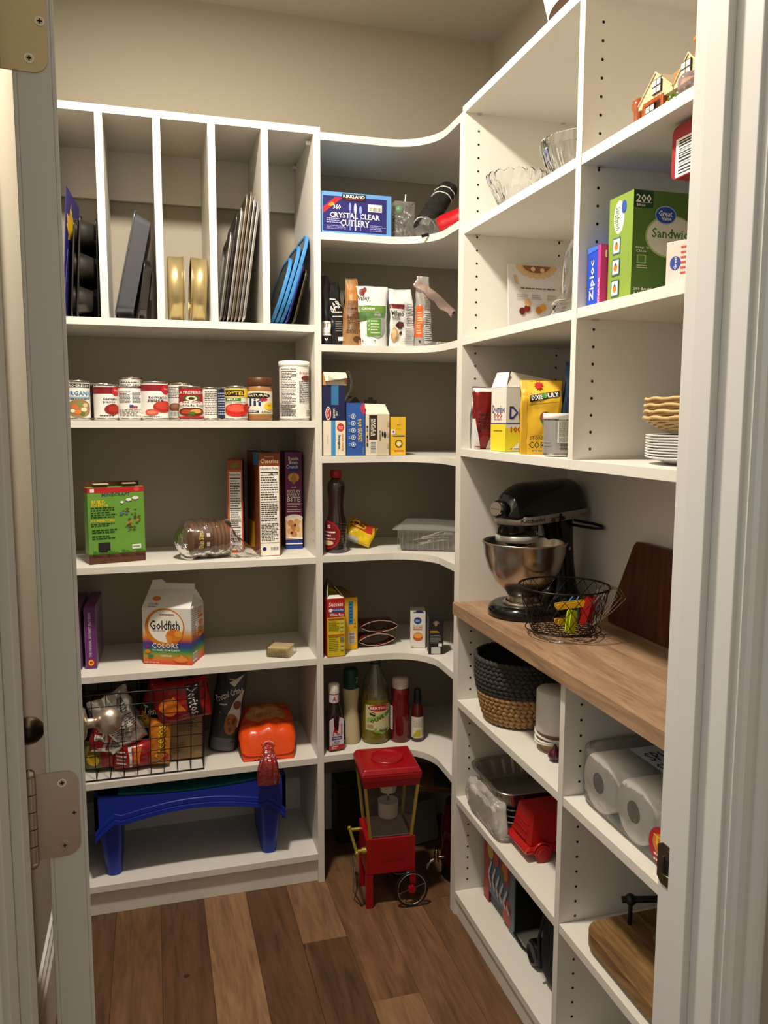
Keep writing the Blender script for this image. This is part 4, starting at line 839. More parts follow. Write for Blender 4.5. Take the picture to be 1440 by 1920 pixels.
# ---- C4 boxes
NV=(22,30,72)
carton('pasta_box','white lasagna box with a blue stripe, lying under the navy box','box',(.4610,2.2105),c4,0,.0635,.24,.0975,(228,220,198),{'F':[('r',.34,0,.54,1,C(64,140,200)),('e',.77,.81,.165,.12,C(196,50,42)),('t','Great',.77,.83,.2,.04,WH),('t','Value',.77,.78,.2,.035,WH),('t','oven ready',.86,.38,.50,.11,ORG,-90),('t','lasagna.',.70,.38,.42,.15,K,-90),('l',.17,.35,.22,.6,5,C(200,180,140))]})
q=carton('pasta_box','navy blue lasagne box stacked on the white one, its top torn open','box',(.4605,2.2115),c4+.0980,0,.0625,.24,.0980,NV,{'F':[('r',.37,.44,.70,1,C(50,110,160)),('e',.23,.20,.125,.19,WH),('e',.23,.20,.10,.165,RED),('t','Barilla',.23,.20,.24,.07,WH,-90),('t','LASAGNE',.50,.20,.26,.10,WH,-90),('t','OVEN',.62,.20,.12,.06,WH,-90)]})
b=B(); TN=C(190,140,84); CR=C(214,204,184)
b.box(-.031,.036,-.119,-.1178,.098,.130,CR,Matrix.Rotation(R(0),4,'X')); b.box(-.0312,-.020,-.1195,-.090,.098,.132,TN); b.box(.030,.0365,-.1195,-.085,.100,.129,TN)
b.add([(-.030,-.119,.134),(.034,-.119,.133),(.036,-.150+.02,.118),(-.026,-.130,.108)],[(0,1,2,3)],CR); b.add([(-.018,-.1302,.112),(.022,-.1302,.114),(.024,-.1215,.129),(-.016,-.1215,.129)],[(0,1,2,3)],C(170,160,140)); b.build('torn_flap',q)
q=carton('popcorn_box','blue popcorn box with yellow lettering running down it','box',(.5275,2.2110),c4,0,.0530,.22,.1470,(44,86,160),{'F':[('t','POP SECRET',.72,.47,.44,.22,YEL,-84),('p',[(.72,.9),(.88,1),(1,.98),(1,.80),(.9,.78)],C(190,50,80))]+[it for k in range(5) for it in (('e',.36,.75-.135*k,.125,.045,C(200,214,232)),('e',.36,.75-.135*k,.09,.033,C(60,100,170)),('e',.36,.75-.135*k,.035,.02,WH),('l',.10,.72-.135*k,.2,.78-.135*k,2,C(170,190,220)))]+[('l',.84,.02,.97,.16,6,C(120,160,210))]})
b=B(); FO=M('crinkled_foil',(225,215,200),.25,.5,var=.5,scale=90,bump=1)
b.grid(lambda u,v:(-.012+.020*v+(.014+.010*math.sin(u*4))*u*1.6-.003+.004*noise.noise(Vector((u*12,v*9,1))),-.03+.05*v,.147+.095*u+.003*noise.noise(Vector((u*9,v*12,5)))),16,8,FO); b.build('foil_liner',q,solid=.0006)
b=B(); b.add([(-.020,-.108,.147),(.022,-.108,.147),(.026,-.06,.150),(.006,-.08,.166),(-.012,-.07,.166)],[(0,1,2),(0,2,3),(0,3,4)],C(40,34,30)); b.build('open_flap',q,solid=.001)
q=carton('oatmeal_box','cream oatmeal box with a brown panel and an arched open top','box',(.5830,2.2110),c4,0,.0700,.22,.1160,(206,192,164),{'F':[('r',0,0,.48,1,C(222,212,188)),('r',.14,.38,.48,.98,C(50,32,24)),('t','MAPLE &',.355,.68,.42,.10,WH,-90),('t','BROWN SUGAR',.255,.68,.42,.10,WH,-90),('b',.16,.06,.46,.34,False),('t','QUAKER',.60,.48,.26,.09,K,-90),('e',.70,.52,.035,.07,K),('e',.80,.50,.05,.08,K),('r',.03,.66,.09,.72,K),('r',.03,.58,.09,.64,C(90,130,180)),('r',.03,.50,.09,.56,YEL),('r',.03,.42,.09,.48,K),('r',.03,.33,.09,.40,C(180,60,90)),('r',.03,.22,.09,.30,K),('l',.88,.1,.97,.9,3,C(190,170,140))]})
b=B(); b.add([(-.035,-.11,.116),(.035,-.11,.116),(.030,-.080,.144),(-.031,-.080,.146)],[(0,1,2,3)],C(226,216,196)); b.add([(-.020,-.0965,.1275),(.016,-.0965,.1270),(.015,-.0835,.1410),(-.020,-.0835,.1420)],[(0,1,2,3)],C(150,146,134)); b.build('top_flap',q,solid=.001)
b=B(); b.box(-.015,.022,-.02,-.0188,.116,.158,C(44,34,28)); b.box(-.004,.010,-.02,-.0188,.158,.166,C(44,34,28)); b.add([(.035,-.11,.116),(.0352,0,.116),(.0352,0,.138),(.0305,-.08,.144)],[(0,1,2,3)],C(170,160,140)); b.build('back_flap',q)
carton('baking_box','yellow box with a round brown badge, rightmost on its shelf','box',(.6572,2.2160),c4,0,.0460,.09,.1085,(226,182,44),{'F':[('r',.04,.55,.30,.67,WH),('e',.20,.61,.06,.03,C(100,90,150)),('r',.16,.485,.92,.525,K),('r',.16,.50,.92,.512,WH),('e',.55,.30,.24,.105,C(96,64,24)),('e',.55,.30,.17,.075,YEL),('e',.55,.29,.09,.05,WH),('l',.25,.08,.85,.14,1,RED),('r',.4,.80,.6,.95,C(232,180,70)),('l',.4,.68,.7,.70,1,C(160,110,30))]})
carton('spice_box','navy box mostly hidden between the cream and yellow boxes','box',(.6545,2.330),c4,0,.030,.05,.085,(30,40,110),{})
# ---- C5
q=thing('syrup_bottle','tall dark syrup bottle with red cap and red label','bottle',(.5085,2.268,c5),-62)
SY=M('dark_syrup',(34,12,10),.08,spec=.9,coat=.5)
b=B(); prof=[(.0285,0),(.0310,.004),(.0315,.012),(.0300,.05),(.0310,.075),(.0290,.092),(.0235,.112),(.0215,.132),(.0225,.155),(.0255,.178),(.0262,.190),(.0235,.203),(.0160,.212),(.0130,.215),(.0130,.218)]
b.lathe(prof,SY,32); 
for k in range(9): b.tube([((.0300+.0006)*math.cos(a*PI/16),(.0300+.0006)*math.sin(a*PI/16),.018+k*.0085) for a in range(32)],.0011,SY,4,True)
b.build('bottle',q)
b=B(); b.lathe([(.0165,.2165),(.0170,.218),(.0165,.236),(.015,.2385),(0,.2385)],C(150,18,24,.35),32); b.build('cap',q)
b=B(); mp=lambda u,v,o:((.0318+o)*math.sin((u-.5)*PI),-(.0318+o)*math.cos((u-.5)*PI),.012+.082*v)
prt(b,mp,[('e',.5,.5,.40,.5,C(160,30,34)),('e',.5,.5,.35,.45,C(120,18,24)),('t','5',.56,.80,.12,.10,WH),('l',.3,.42,.75,.66,2,WH),('e',.5,.22,.2,.09,C(220,190,150)),('l',.25,.33,.75,.4,1,WH)],curved=24,off0=.0006); b.build('label',q)
bag('candy_bag','small yellow and red candy bag slumped beside the syrup bottle',(.578,2.312,c5+.017),-8,.085,.070,.04,M('yellow_foil',(214,180,30),.25,var=.15,bump=.4),[('r',0,.55,1,1,C(190,50,30)),('e',.35,.75,.3,.16,YEL),('e',.3,.78,.1,.07,C(60,40,20)),('e',.5,.76,.10,.06,C(90,50,20)),('e',.12,.74,.07,.05,C(90,50,20)),('r',0,0,.55,.16,C(170,170,174))],'pillow',.010,61,24,roll=24,lean=-30)
q=thing('clamshell_box','clear plastic clamshell box of plastic cutlery on the curved shelf','box',(.800,2.285,c5),-24)
b=B(); b.frustum((-.075,.095,-.085,.085,.0008),(-.086,.106,-.096,.096,.062),CP); b.build('base',q,bevel=.006)
b=B(); b.frustum((-.098,.116,-.106,.106,.0635),(-.098,.116,-.106,.106,.0670),CP); b.frustum((-.090,.108,-.098,.098,.067),(-.066,.090,-.078,.078,.087),CP); b.build('lid',q,bevel=.003)
for i in range(26):
    x=-.083+i*.0074; B().box(x,x+.0016,-.0965,-.0955,.006,.055,CP,Matrix.Rotation(R(-0),4,'X')).build('rib',q) if i%2==0 else None
PW=M('white_cutlery',(214,208,196),.35)
rr=random.Random(6)
for i in range(7):
    q2=thing('plastic_spoon',['lowest white plastic spoon inside the clear clamshell box','second lowest white plastic spoon in the clear clamshell box','third white plastic spoon from the bottom of the clamshell box','white plastic spoon at mid height in the clamshell box','third white plastic spoon from the top of the clamshell pile','white plastic spoon just under the topmost in the clamshell box','topmost white plastic spoon of the pile in the clamshell box'][i],'spoon',(.800+rr.uniform(-.02,.03),2.275+rr.uniform(-.03,.03),c5+.006+i*.0050),rr.uniform(-40,60),'plastic cutlery in the clear box')
    b=B(); 
    def spn(u,v): 
        ln=.115; w_=.0035+.009*max(0,1-abs(u-.86)/.16)**.6 if u>.7 else .0035; return (-.05+ln*u,(v-.5)*2*w_,.006+.004*math.sin(u*3)+(abs(v-.5)*.008 if u>.72 else 0))
    b.grid(spn,20,6,PW); b.build('spoon',q2,solid=.001)
# ---- C6
q=carton('rice_box','tall red and yellow boil-in-bag rice box with a torn peaked top','box',(.4680,2.2075),c6,2,.0520,.15,.172,(214,190,30),{'F':[('r',0,.68,1,1,C(170,22,30)),('r',.08,.84,.92,.955,RED),('t','Success',.5,.90,.80,.075,WH),('r',.08,.765,.96,.83,C(40,70,150)),('e',.2,.80,.12,.03,WH),('t','Boil-in-Bag',.64,.80,.56,.035,WH),('t','White Rice',.54,.72,.80,.05,WH),('r',.05,.638,.95,.66,C(190,60,30)),('l',.08,.44,.68,.62,6,C(110,100,20)),('e',.82,.60,.10,.03,C(190,190,120)),('e',.82,.53,.10,.025,C(190,190,120)),('e',.82,.46,.10,.025,C(190,190,120)),('r',.05,.365,.95,.385,C(190,60,30)),('l',.08,.10,.62,.35,8,C(110,100,20)),('r',.72,.27,.94,.33,C(120,120,110)),('e',.82,.21,.10,.025,C(190,190,120)),('e',.82,.14,.10,.025,C(190,190,120)),('r',0,0,1,.015,C(190,60,30))],'L':[('r',0,0,1,1,C(160,24,30))]})
b=B(); b.add([(-.024,-.074,.172),(.025,-.074,.172),(.024,-.050,.176),(-.023,-.050,.176)],[(0,1,2,3)],C(225,222,214)); b.add([(.025,-.075,.172),(.025,.0,.172),(-.012,-.02,.222)],[(0,1,2)],C(70,56,44)); b.add([(-.026,-.075,.172),(-.026,.01,.172),(-.012,-.02,.222)],[(0,2,1)],C(70,54,44)); b.add([(-.026,-.0751,.172),(-.012,-.030,.208),(-.020,-.062,.2)],[(0,1,2)],C(220,216,206)); b.build('torn_flap',q,solid=.001)
carton('mac_box','plain yellow box with a blue label strip, behind the rice box','box',(.5330,2.2660),c6,4,.0400,.17,.158,(224,176,40),{'F':[('r',.30,.49,.66,.93,C(60,130,170)),('l',.38,.52,.58,.9,6,C(30,60,100)),('b',.28,.12,.82,.34,False),('l',.72,.4,.86,.6,3,C(140,110,40))],'T':[('r',0,0,1,1,C(150,110,40))]})
FM=M('foil_pouch_side',(60,48,36),.3,.5,var=.4,scale=50,bump=.4); PR_=M('dark_red_pouch',(96,30,26),.35,var=.3,scale=30,bump=.3)
def openpouch(label,x,y,z,rz,w,dy,h):
    q=thing('open_pouch',label,'pouch',(x,y,z),rz,group='opened dark red pouches'); b=B()
    def f(u,v,s):
        e=math.sin(PI*u)**.8; return ((u-.5)*w*(1-.08*v),-dy/2+dy*v,h/2+.0025+s*h/2*e*(1-v)**.7+.002*noise.noise(Vector((u*7,v*6,s))))
    b.grid(lambda u,v:f(u,v,1),20,10,PR_); b.grid(lambda u,v:f(1-u,v,-1),20,10,PR_); b.build('pouch',q)
    b=B(); b.tube([Vector(f(i/16,0,1)) for i in range(17)]+[Vector(f(1-i/16,0,-1)) for i in range(1,16)],.0010,C(190,170,150,.3),5,True); b.build('pouch_rim',q)
    b=B(); b.grid(lambda u,v:(lambda a,c:((a[0]),a[1]+.012,a[2]*(1-v)+c[2]*v))(f(.06+.88*u,.02,1),f(.06+.88*u,.02,-1)),18,6,FM); b.build('contents',q)
openpouch('opened dark red pouch lying on the shelf, lower one of the pair',.632,2.330,c6,6,.120,.10,.036)
openpouch('opened dark red pouch resting on top of the other pouch',.650,2.345,c6+.0385,-3,.118,.11,.036)
carton('mac_box','white deluxe macaroni box with an orange bowl picture','box',(.7290,2.2390),c6,-17,.0450,.09,.104,(222,218,210),{'F':[('e',.48,.80,.25,.10,C(30,60,130)),('t','Great',.48,.82,.3,.03,WH),('t','Value',.48,.78,.3,.03,WH),('t','Deluxe',.5,.66,.64,.06,C(190,170,150)),('t','MAC & CHEESE',.5,.605,.62,.022,K),('r',.16,.53,.78,.57,ORG),('e',.50,.33,.34,.12,C(196,80,30)),('e',.50,.36,.30,.07,C(226,160,60)),('r',.05,.02,.2,.06,C(180,170,160))],'L':[('l',.1,.1,.9,.9,12,C(150,146,140))],'T':[('r',0,0,1,1,C(200,194,184)),('e',.62,.35,.26,.12,NAVY),('r',.2,.1,.9,.25,NAVY)]})
carton('tea_box','small black box with gold lettering and a white lower panel','box',(.7590,2.1590),c6,-14,.0430,.05,.108,(22,20,20),{'F':[('r',.06,.02,.10,.7,C(40,38,38)),('r',.18,.02,.80,.20,C(190,190,188)),('r',.66,.22,.90,.30,WH),('l',.1,.625,.62,.655,1,YEL),('l',.1,.585,.72,.615,1,YEL),('l',.12,.30,.85,.54,6,C(150,150,150)),('e',.5,.87,.22,.05,C(120,90,70)),('r',.40,.78,.56,.92,C(150,120,90)),('r',.02,.735,.98,.745,C(60,56,54))],'T':[('r',0,0,1,1,C(30,28,28))]})
# ---- C7 bottles
def bottle(name,label,cat,x,y,rz,prof,mat,capprof,capmat,z=c7,n=32,sq=None,extra=None):
    q=thing(name,label,cat,(x,y,z),rz); b=B()
    fn=None
    if sq: 
        def fn(p,a,sq=sq):
            r=math.hypot(p[0],p[1]); k=min(1,max(0,(sq-p[2])*40)); c,s_=math.cos(a),math.sin(a); m=(abs(c)**4+abs(s_)**4)**(-.25); m=m*.93; m=1+(m-1)*k; return (p[0]*m,p[1]*m*(1-.12*k),p[2])
    b.lathe(prof,mat,n,None,True,fn); b.build('bottle',q)
    b=B(); b.lathe(capprof,capmat,28)
    b.build('cap',q); return q
q=bottle('steak_sauce_bottle','square dark steak sauce bottle with white cap and a big red A1 label','bottle',.4960,2.2500,8,[(.0235,0),(.0250,.003),(.0250,.108),(.0225,.120),(.0165,.138),(.0140,.150),(.0135,.176),(.0130,.180)],M('dark_sauce',(30,16,14),.08,coat=.4),[(.0155,.172),(.0160,.174),(.0155,.198),(.0135,.201),(0,.201)],C(222,216,206),sq=.12)
b=B(); w_=.0225
mpf=lambda u,v,o:(-w_+2*w_*u,-.0212-o,.006+.100*v)
prt(b,mpf,[('r',0,0,1,.88,C(206,200,204)),('e',.5,.88,.5,.10,C(206,200,204)),('t','A.1',.55,.60,.66,.36,RED),('r',.18,.30,.86,.40,C(30,40,120)),('t','ORIGINAL',.52,.35,.6,.05,WH),('t','SAUCE',.5,.24,.4,.045,K),('l',.2,.16,.8,.21,1,C(120,120,120)),('r',0,0,1,.14,RED),('l',.15,.02,.6,.12,2,WH),('l',.3,.80,.7,.86,1,K)],off0=.0004)
b.build('label',q); b=B(); mp=lambda u,v,o:((.0148+o)*math.sin((u-.5)*PI),-(.0148+o)*math.cos((u-.5)*PI),.146+.024*v)
prt(b,mp,[('r',0,0,1,1,C(206,200,204)),('t','A.1',.5,.5,.40,.6,RED)],curved=8); b.build('neck_label',q)
PM=M('parmesan',(196,180,140),.6,var=.1,scale=200,bump=.3)
q=bottle('cheese_shaker','shaker of grated cheese with a dark green cap','shaker',.5570,2.2920,20,[(.0270,0),(.0285,.004),(.0280,.03),(.0245,.075),(.0210,.105),(.0225,.130),(.0255,.150),(.0250,.165),(.020,.172)],PM,[(.0215,.168),(.0230,.172),(.0225,.222),(.0205,.228),(0,.229)],C(12,62,48,.35))
mp=lambda u,v,o:((.0228+o)*math.sin((u-.5)*PI),-(.0228+o)*math.cos((u-.5)*PI),.172+.05*v); b=B(); prt(b,mp,[('t','ZI',.62,.5,.14,.34,C(160,190,180)),('l',.75,.1,.9,.4,2,C(160,190,180))],curved=6); b.build('cap_print',q)
b=B(); mp=lambda u,v,o:((.0292+o)*math.sin((u-.5)*PI),-(.0292+o)*math.cos((u-.5)*PI),.015+.06*v); prt(b,mp,[('r',-.35,.0,.12,1,C(40,60,90)),('e',-.12,.5,.12,.3,C(120,140,160))],curved=8); b.build('label',q)
OIL=M('olive_oil',(134,120,30),.06,trans=.35,coat=.3,var=.03); PET=clear('pet_plastic',gloss=.10,rough=.05,bump=.1,scale=10,body=.08,bodyc=(170,165,140))
q=thing('olive_oil_bottle','large clear olive oil bottle with green cap, tallest bottle on the low shelf','bottle',(.6330,2.2860,c7),4)
b=B(); b.lathe([(.0380,0),(.0410,.004),(.0425,.012),(.0425,.020),(.0415,.024),(.0425,.028),(.0425,.140),(.0405,.160)],OIL,40); b.build('oil',q)
b=B(); b.lathe([(.0428,.139),(.0415,.158),(.0355,.185),(.0250,.212),(.0165,.230),(.0140,.238),(.0140,.246)],PET,40,None,False); b.build('bottle_neck',q)
b=B(); b.lathe([(.0160,.240),(.0165,.242),(.0155,.262),(.0140,.264),(0,.264)],C(28,66,28,.35),28); b.build('cap',q)
b=B(); mp=lambda u,v,o:((.0430+o)*math.sin((u-.5)*PI),-(.0430+o)*math.cos((u-.5)*PI),.040+.092*v)
prt(b,mp,[('r',.16,.05,.84,.90,C(204,194,146)),('p',[(.16,.90),(.40,.97),(.55,1.0),(.70,.97),(.84,.90)],C(204,194,146)),('e',.5,.80,.27,.11,RED),('t','BERTOLLI',.5,.80,.46,.09,WH),('p',[(.20,.30),(.84,.58),(.84,.72),(.20,.46)],C(140,176,80)),('t','OLIVE OIL',.54,.50,.56,.12,C(30,56,24),24,.75),('e',.30,.60,.035,.03,K),('e',.36,.57,.035,.03,K),('p',[(.24,.62),(.34,.68),(.42,.60)],C(70,80,40)),('p',[(.34,.0),(.40,.14),(.66,.22),(.84,.14),(.74,.0),(.55,-.08)],C(126,170,70)),('t','EXTRA',.62,.08,.26,.05,C(30,56,24)),('l',.2,.12,.36,.26,3,C(120,120,80))],curved=24,off0=.0008); b.build('label',q)
q=bottle('ketchup_bottle','squat red sauce bottle with a wide white lid','bottle',.7060,2.2660,-12,[(.0280,0),(.0300,.004),(.0305,.03),(.0290,.045),(.0300,.060),(.0290,.110),(.0260,.128),(.0280,.148),(.0285,.160),(.0230,.170)],M('red_sauce',(96,16,20),.1,coat=.4),[(.0245,.164),(.0252,.167),(.0245,.190),(.0225,.195),(0,.195)],C(206,190,178))
b=B(); mp=lambda u,v,o:((.0312+o)*math.sin((u-.5)*PI),-(.0312+o)*math.cos((u-.5)*PI),.038+.075*v); prt(b,mp,[('r',-.30,.0,.22,1,C(214,206,200)),('l',-.1,.05,.18,.95,12,C(120,110,110))],curved=10); b.build('label',q)
q=bottle('hot_sauce_bottle','small slim dark sauce bottle with black cap, right of the red one','bottle',.7560,2.2480,6,[(.0175,0),(.0190,.003),(.0190,.082),(.0160,.098),(.0110,.112),(.0090,.124),(.0088,.130)],M('chili_sauce',(66,14,12),.08,coat=.4),[(.0112,.118),(.0115,.120),(.0105,.158),(.0085,.162),(0,.162)],C(16,22,26,.35))
b=B(); mp=lambda u,v,o:((.0192+o)*math.sin((u-.5)*PI),-(.0192+o)*math.cos((u-.5)*PI),.012+.066*v); prt(b,mp,[('r',0,.0,1,1,C(206,200,182)),('l',.15,.5,.9,.92,8,C(120,110,100)),('p',[(.1,.05),(.5,.05),(.55,.38),(.35,.40)],C(170,160,30)),('l',.6,.1,.9,.4,4,C(120,110,100))],curved=10); b.build('label',q)
# ---- popcorn cart on the floor
CR_=M('cart_red',(150,10,22),.32,var=.05); BRS=M('brass_trim',(172,150,70),.35,.6); 
q=thing('popcorn_machine','toy red popcorn cart with glass house, brass trim and spoked wheels on the floor','popcorn machine',(.615,2.099,.0006),-5)
W_,D_=.070,.064
b=B(); b.box(-W_,W_,-D_,D_,.100,.205,CR_); b.build('cart_box',q,bevel=.002)
b=B(); b.lathe([(.03,.082),(.048,.090),(.05,.0995)],CR_,24,None,True); b.build('belly_pan',q)
for y in (-D_+.001,D_-.015):
    b=B(); b.box(-W_-.0005,-W_+.020,y,y+.014,.0,.099,CR_); b.build('leg',q,bevel=.001)
b=B(); mp=lambda u,v,o:(-W_+2*W_*u,-D_-o,.1+.105*v); GD=C(120,24,24)
prt(b,mp,[('t','POPCORN',.55,.55,.5,.12,GD),('l',.3,.3,.8,.42,2,GD)]); b.build('gold_lettering',q)
h0,h1=.2055,.360; wi,di=W_-.012,D_-.004; wo,do=W_+.004,D_+.006
def hx(k): return (wi+(wo-wi)*k, di+(do-di)*k)
for sx in (-1,1):
    for sy in (-1,1):
        b=B(); b.frustum((sx*wi-.004,sx*wi+.004,sy*di-.004,sy*di+.004,h0),(sx*wo-.004,sx*wo+.004,sy*do-.004,sy*do+.004,h1),BRS); b.build('brass_post',q)
GL=clear('window_plastic',gloss=.05,rough=.05,bump=.05,scale=8,body=.06,bodyc=(120,120,120))
for a,c in (((-wi,-di),(wi,-di)),((-wi,di),(-wi,-di)),((wi,-di),(wi,di)),((wi,di),(-wi,di))):
    s_=wo/wi; b=B(); b.add([(a[0],a[1],h0),(c[0],c[1],h0),(c[0]*s_,c[1]*do/di,h1),(a[0]*s_,a[1]*do/di,h1)],[(0,1,2,3)],GL); b.build('window_pane',q)
WT=C(190,184,172)
b=B(); b.box(-wi+.004,wi-.004,-di+.004,di-.004,.2056,.209,WT); b.build('popcorn_floor',q)
b=B(); b.lathe([(.0,.245),(.026,.245),(.028,.248),(.029,.288),(.030,.290),(.0285,.290),(.027,.251),(0,.249)],M('brushed_pot',(225,222,216),.35,.25),28,Matrix.Translation((.002,-.012,0)),False); b.build('kettle',q)
b=B(); b.cyl((.002,-.012,.318),(.002,-.012,.357),.022,MC['brushed_pot'],24,.026); b.cyl((.002,-.012,.290),(.002,-.012,.318),.004,SILVER,8); b.build('kettle_hood',q)
b=B()
for i in range(12): b.box(-.05+i*.0088,-.0465+i*.0088,di-.008,di-.006,.318,.357,SILVER)
o=b.build('vent_slats',q); o['kind']='stuff'
b=B(); b.frustum((-wo-.004,wo+.004,-do-.004,do+.004,0.3580),(-wo-.006,wo+.006,-do-.006,do+.006,0.3760),CR_); b.build('roof_trim',q,bevel=.001)
b=B(); b.frustum((-wo-.009,wo+.009,-do-.009,do+.009,0.3765),(-wo-.011,wo+.011,-do-.011,do+.011,0.3960),CR_); b.frustum((-wo-.011,wo+.011,-do-.011,do+.011,0.3960),(-wo-.002,wo+.002,-do-.002,do+.002,0.4105),CR_); b.build('roof',q,bevel=.003)
b=B(); b.lathe([(.0,0.4110),(.030,0.4110),(.033,0.4122),(.041,0.4128),(.043,0.4162),(.046,0.4162),(.047,0.4107)],CR_,36,None,False); b.build('measuring_ring',q)
for sy in (-1,1):
    y=sy*(D_+.012); b=B(); T=Matrix.Translation((W_-.012,y,.053))@Matrix.Rotation(R(90),4,'X')
    b.tube([(W_-.012+.0445*math.cos(a*PI/20),y,.053+.0500*math.sin(a*PI/20)) for a in range(40)],.0030,M('black_tyre',(20,20,22),.2),8,True); b.tube([(W_-.012+.0400*math.cos(a*PI/20),y-.001,.053+.0455*math.sin(a*PI/20)) for a in range(40)],.0014,SILVER,6,True); w_o=b.build('wheel',q)
    for k in range(8):
        a=k*PI/4+.3; B().cyl((W_-.012+.010*math.cos(a),y,.053+.010*math.sin(a)),(W_-.012+.042*math.cos(a),y,.053+.047*math.sin(a)),.0013,MC['black_tyre'],6).build('spoke',w_o)
    b=B(); b.cyl((W_-.012,y-.006,.053),(W_-.012,y+.006,.053),.0105,CR_,20); b.build('hub',w_o)
B().cyl((W_-.012,-D_-.012,.053),(W_-.012,D_+.012,.053),.003,BLACK,8).build('axle',q)
B().box(W_-.014,W_+.002,-D_,-D_+.006,.047,.1,CR_).build('axle_bracket',q); B().box(W_-.014,W_+.002,D_-.006,D_,.047,.1,CR_).build('axle_bracket',q)
b=B(); xh=-W_-.027
b.tube([(-W_+.002,-D_+.004,.172),(xh+.004,-D_+.004,.172)],.005,BRS,10); b.tube([(-W_+.002,D_-.004,.172),(xh+.004,D_-.004,.172)],.005,BRS,10); b.tube([(xh,-D_-.004,.172),(xh,D_+.004,.172)],.0045,BRS,10)
for y in (-D_-.006,D_+.006): b.sph((xh,y,.172),.007,BRS,12)
b.build('push_handle',q)
b=B(); b.cyl((-W_-.012,-D_+.004,.172),(-W_-.0005,-D_+.004,.172),.009,BRS,16); b.build('handle_boss',q)
b=B(); b.tube([(-W_-.001,.05,.13),(-W_-.02,.06,.10),(-W_-.02,.02,.07),(-W_-.03,-.02,.03),(-W_-.01,-.05,.004),(-W_+.01,-.03,.003)],.0022,BLACK,6); b.build('power_cord',q)
# board/tray behind
q=thing('cheese_board','wooden board with a dark slate panel, propped high behind the popcorn cart','board',(.838,2.240,.2600)); q.rotation_euler=(R(16),R(3),R(-18))
WB=wood('acacia',(70,50,34),(118,90,60),'X',2,.5)
b=B(); b.prism(rr2(-.10,.10,-.055,.055,.018),-.009,.009,WB); b.build('board',q,bevel=.003)
b=B(); b.prism(rr2(-.03,.04,-.054,.050,.003),.0092,.0125,C(56,62,62,.3)); b.build('slate_panel',q)
for x,y in ((-.012,.035),(.022,-.032)): B().sph((x,y,.0135),.003,SILVER,10).build('rivet',q)
# drink dispenser
q=thing('drink_dispenser','dark glass drink dispenser with a chrome tap, standing behind the corner panel','dispenser',(.862,2.135,.0006),-30)
DG2=M('dark_red_glass',(46,8,14),.08,coat=.5,var=.3,scale=14)
b=B(); b.lathe([(.055,.03),(.062,.035),(.064,.06),(.060,.10),(.064,.14),(.060,.18),(.052,.215),(.050,.232),(.045,.235)],DG2,32); b.build('jar',q)
b=B()
for z,r in ((.004,.058),(.030,.058)): b.tube([(r*math.cos(a*PI/14),r*math.sin(a*PI/14),z) for a in range(28)],.003,M('dark_wire',(30,28,28),.3,.6),6,True)
for k in range(6): a=k*PI/3; b.tube([(.058*math.cos(a),.058*math.sin(a),.004),(.058*math.cos(a),.058*math.sin(a),.03)],.003,MC['dark_wire'],6)
b.build('wire_stand',q)
b=B(); b.cyl((-.052,-.030,.062),(-.078,-.046,.062),.006,SILVER,12); b.cyl((-.070,-.042,.052),(-.070,-.042,.082),.0075,SILVER,14); b.sph((-.070,-.042,.086),.0055,SILVER,12)
b.tube([(-.076,-.046,.060),(-.086,-.052,.058),(-.092,-.056,.050),(-.094,-.057,.036)],[.0065,.0065,.006,.0055],SILVER,10); b.build('tap',q)
q=thing('white_tray','pale tray leaning in the shadow behind the popcorn cart','tray',(.790,2.330,.003)); q.rotation_euler=(R(-12),0,R(12))
b=B(); b.prism(rr2(-.075,.075,0,.13,.012),0,.004,C(120,120,118),T=Matrix(((1,0,0,0),(0,0,-1,0),(0,1,0,0),(0,0,0,1)))); b.build('tray',q)
q=thing('black_box','black box standing in the dark under the corner shelf','box',(.66,2.445,.001),0)
b=B(); b.box(-.12,.13,-.045,.05,0,.20,C(14,13,14)); b.build('case',q,bevel=.004); b=B(); b.box(-.118,.128,-.046,-.044,.150,.154,C(40,40,42)); b.build('seam',q)
# ================= right unit: upper =================
r2,r3,r4,rc,r6,r7,r8=[z+.0007 for z in (1.847,1.572,1.290,.885,.617,.345,.0705)]
CRY=M('cut_crystal',(248,250,250),.02,trans=1,ior=1.5,var=0)
def crystal(name,label,x,y,prof,flute,seed,n=72,th=.004,facet=.003,rim=.006,cat='bowl'):
    q=thing(name,label,cat,(x,y,r2)); b=B()
    def fo(p,a): 
        z=p[2]; r=math.hypot(p[0],p[1]); k=(r+facet*abs(math.sin(a*flute/2+z*140))*(1 if r>.02 else 0)-facet*.5*abs(math.sin(a*flute/2-z*140)))/max(r,1e-6) if r>1e-5 else 1
        zz=z+(rim*abs(math.sin(a*flute/2)) if z>prof[-1][1]-.012 else 0)
        return (p[0]*k,p[1]*k,zz)
    b.lathe([(.0001,0)]+prof,CRY,n,None,False,fo,smooth=False)
    inner=[(max(r-th,.0001),z+ (th if i==0 else 0)) for i,(r,z) in enumerate(prof)]
    def fi(p,a): return (p[0],p[1],p[2]+(rim*abs(math.sin(a*flute/2)) if p[2]>prof[-1][1]-.012 else 0))
    inn=inner[::-1]+[(.0001,th)]
    b.lathe([prof[-1]]+inn,CRY,n,None,False,fi,smooth=False); b.build('glass',q); return q
crystal('crystal_bowl','cut crystal bowl with a scalloped rim, the left one on its shelf',.868,1.858,[(.030,.0),(.034,.006),(.040,.03),(.052,.055),(.066,.080),(.074,.098)],18,1)
crystal('crystal_bowl','large cut crystal bowl with a smooth thin rim, next to the middle upright',.905,1.600,[(.040,0),(.046,.006),(.066,.03),(.082,.06),(.091,.085),(.094,.104)],14,2,rim=.0)
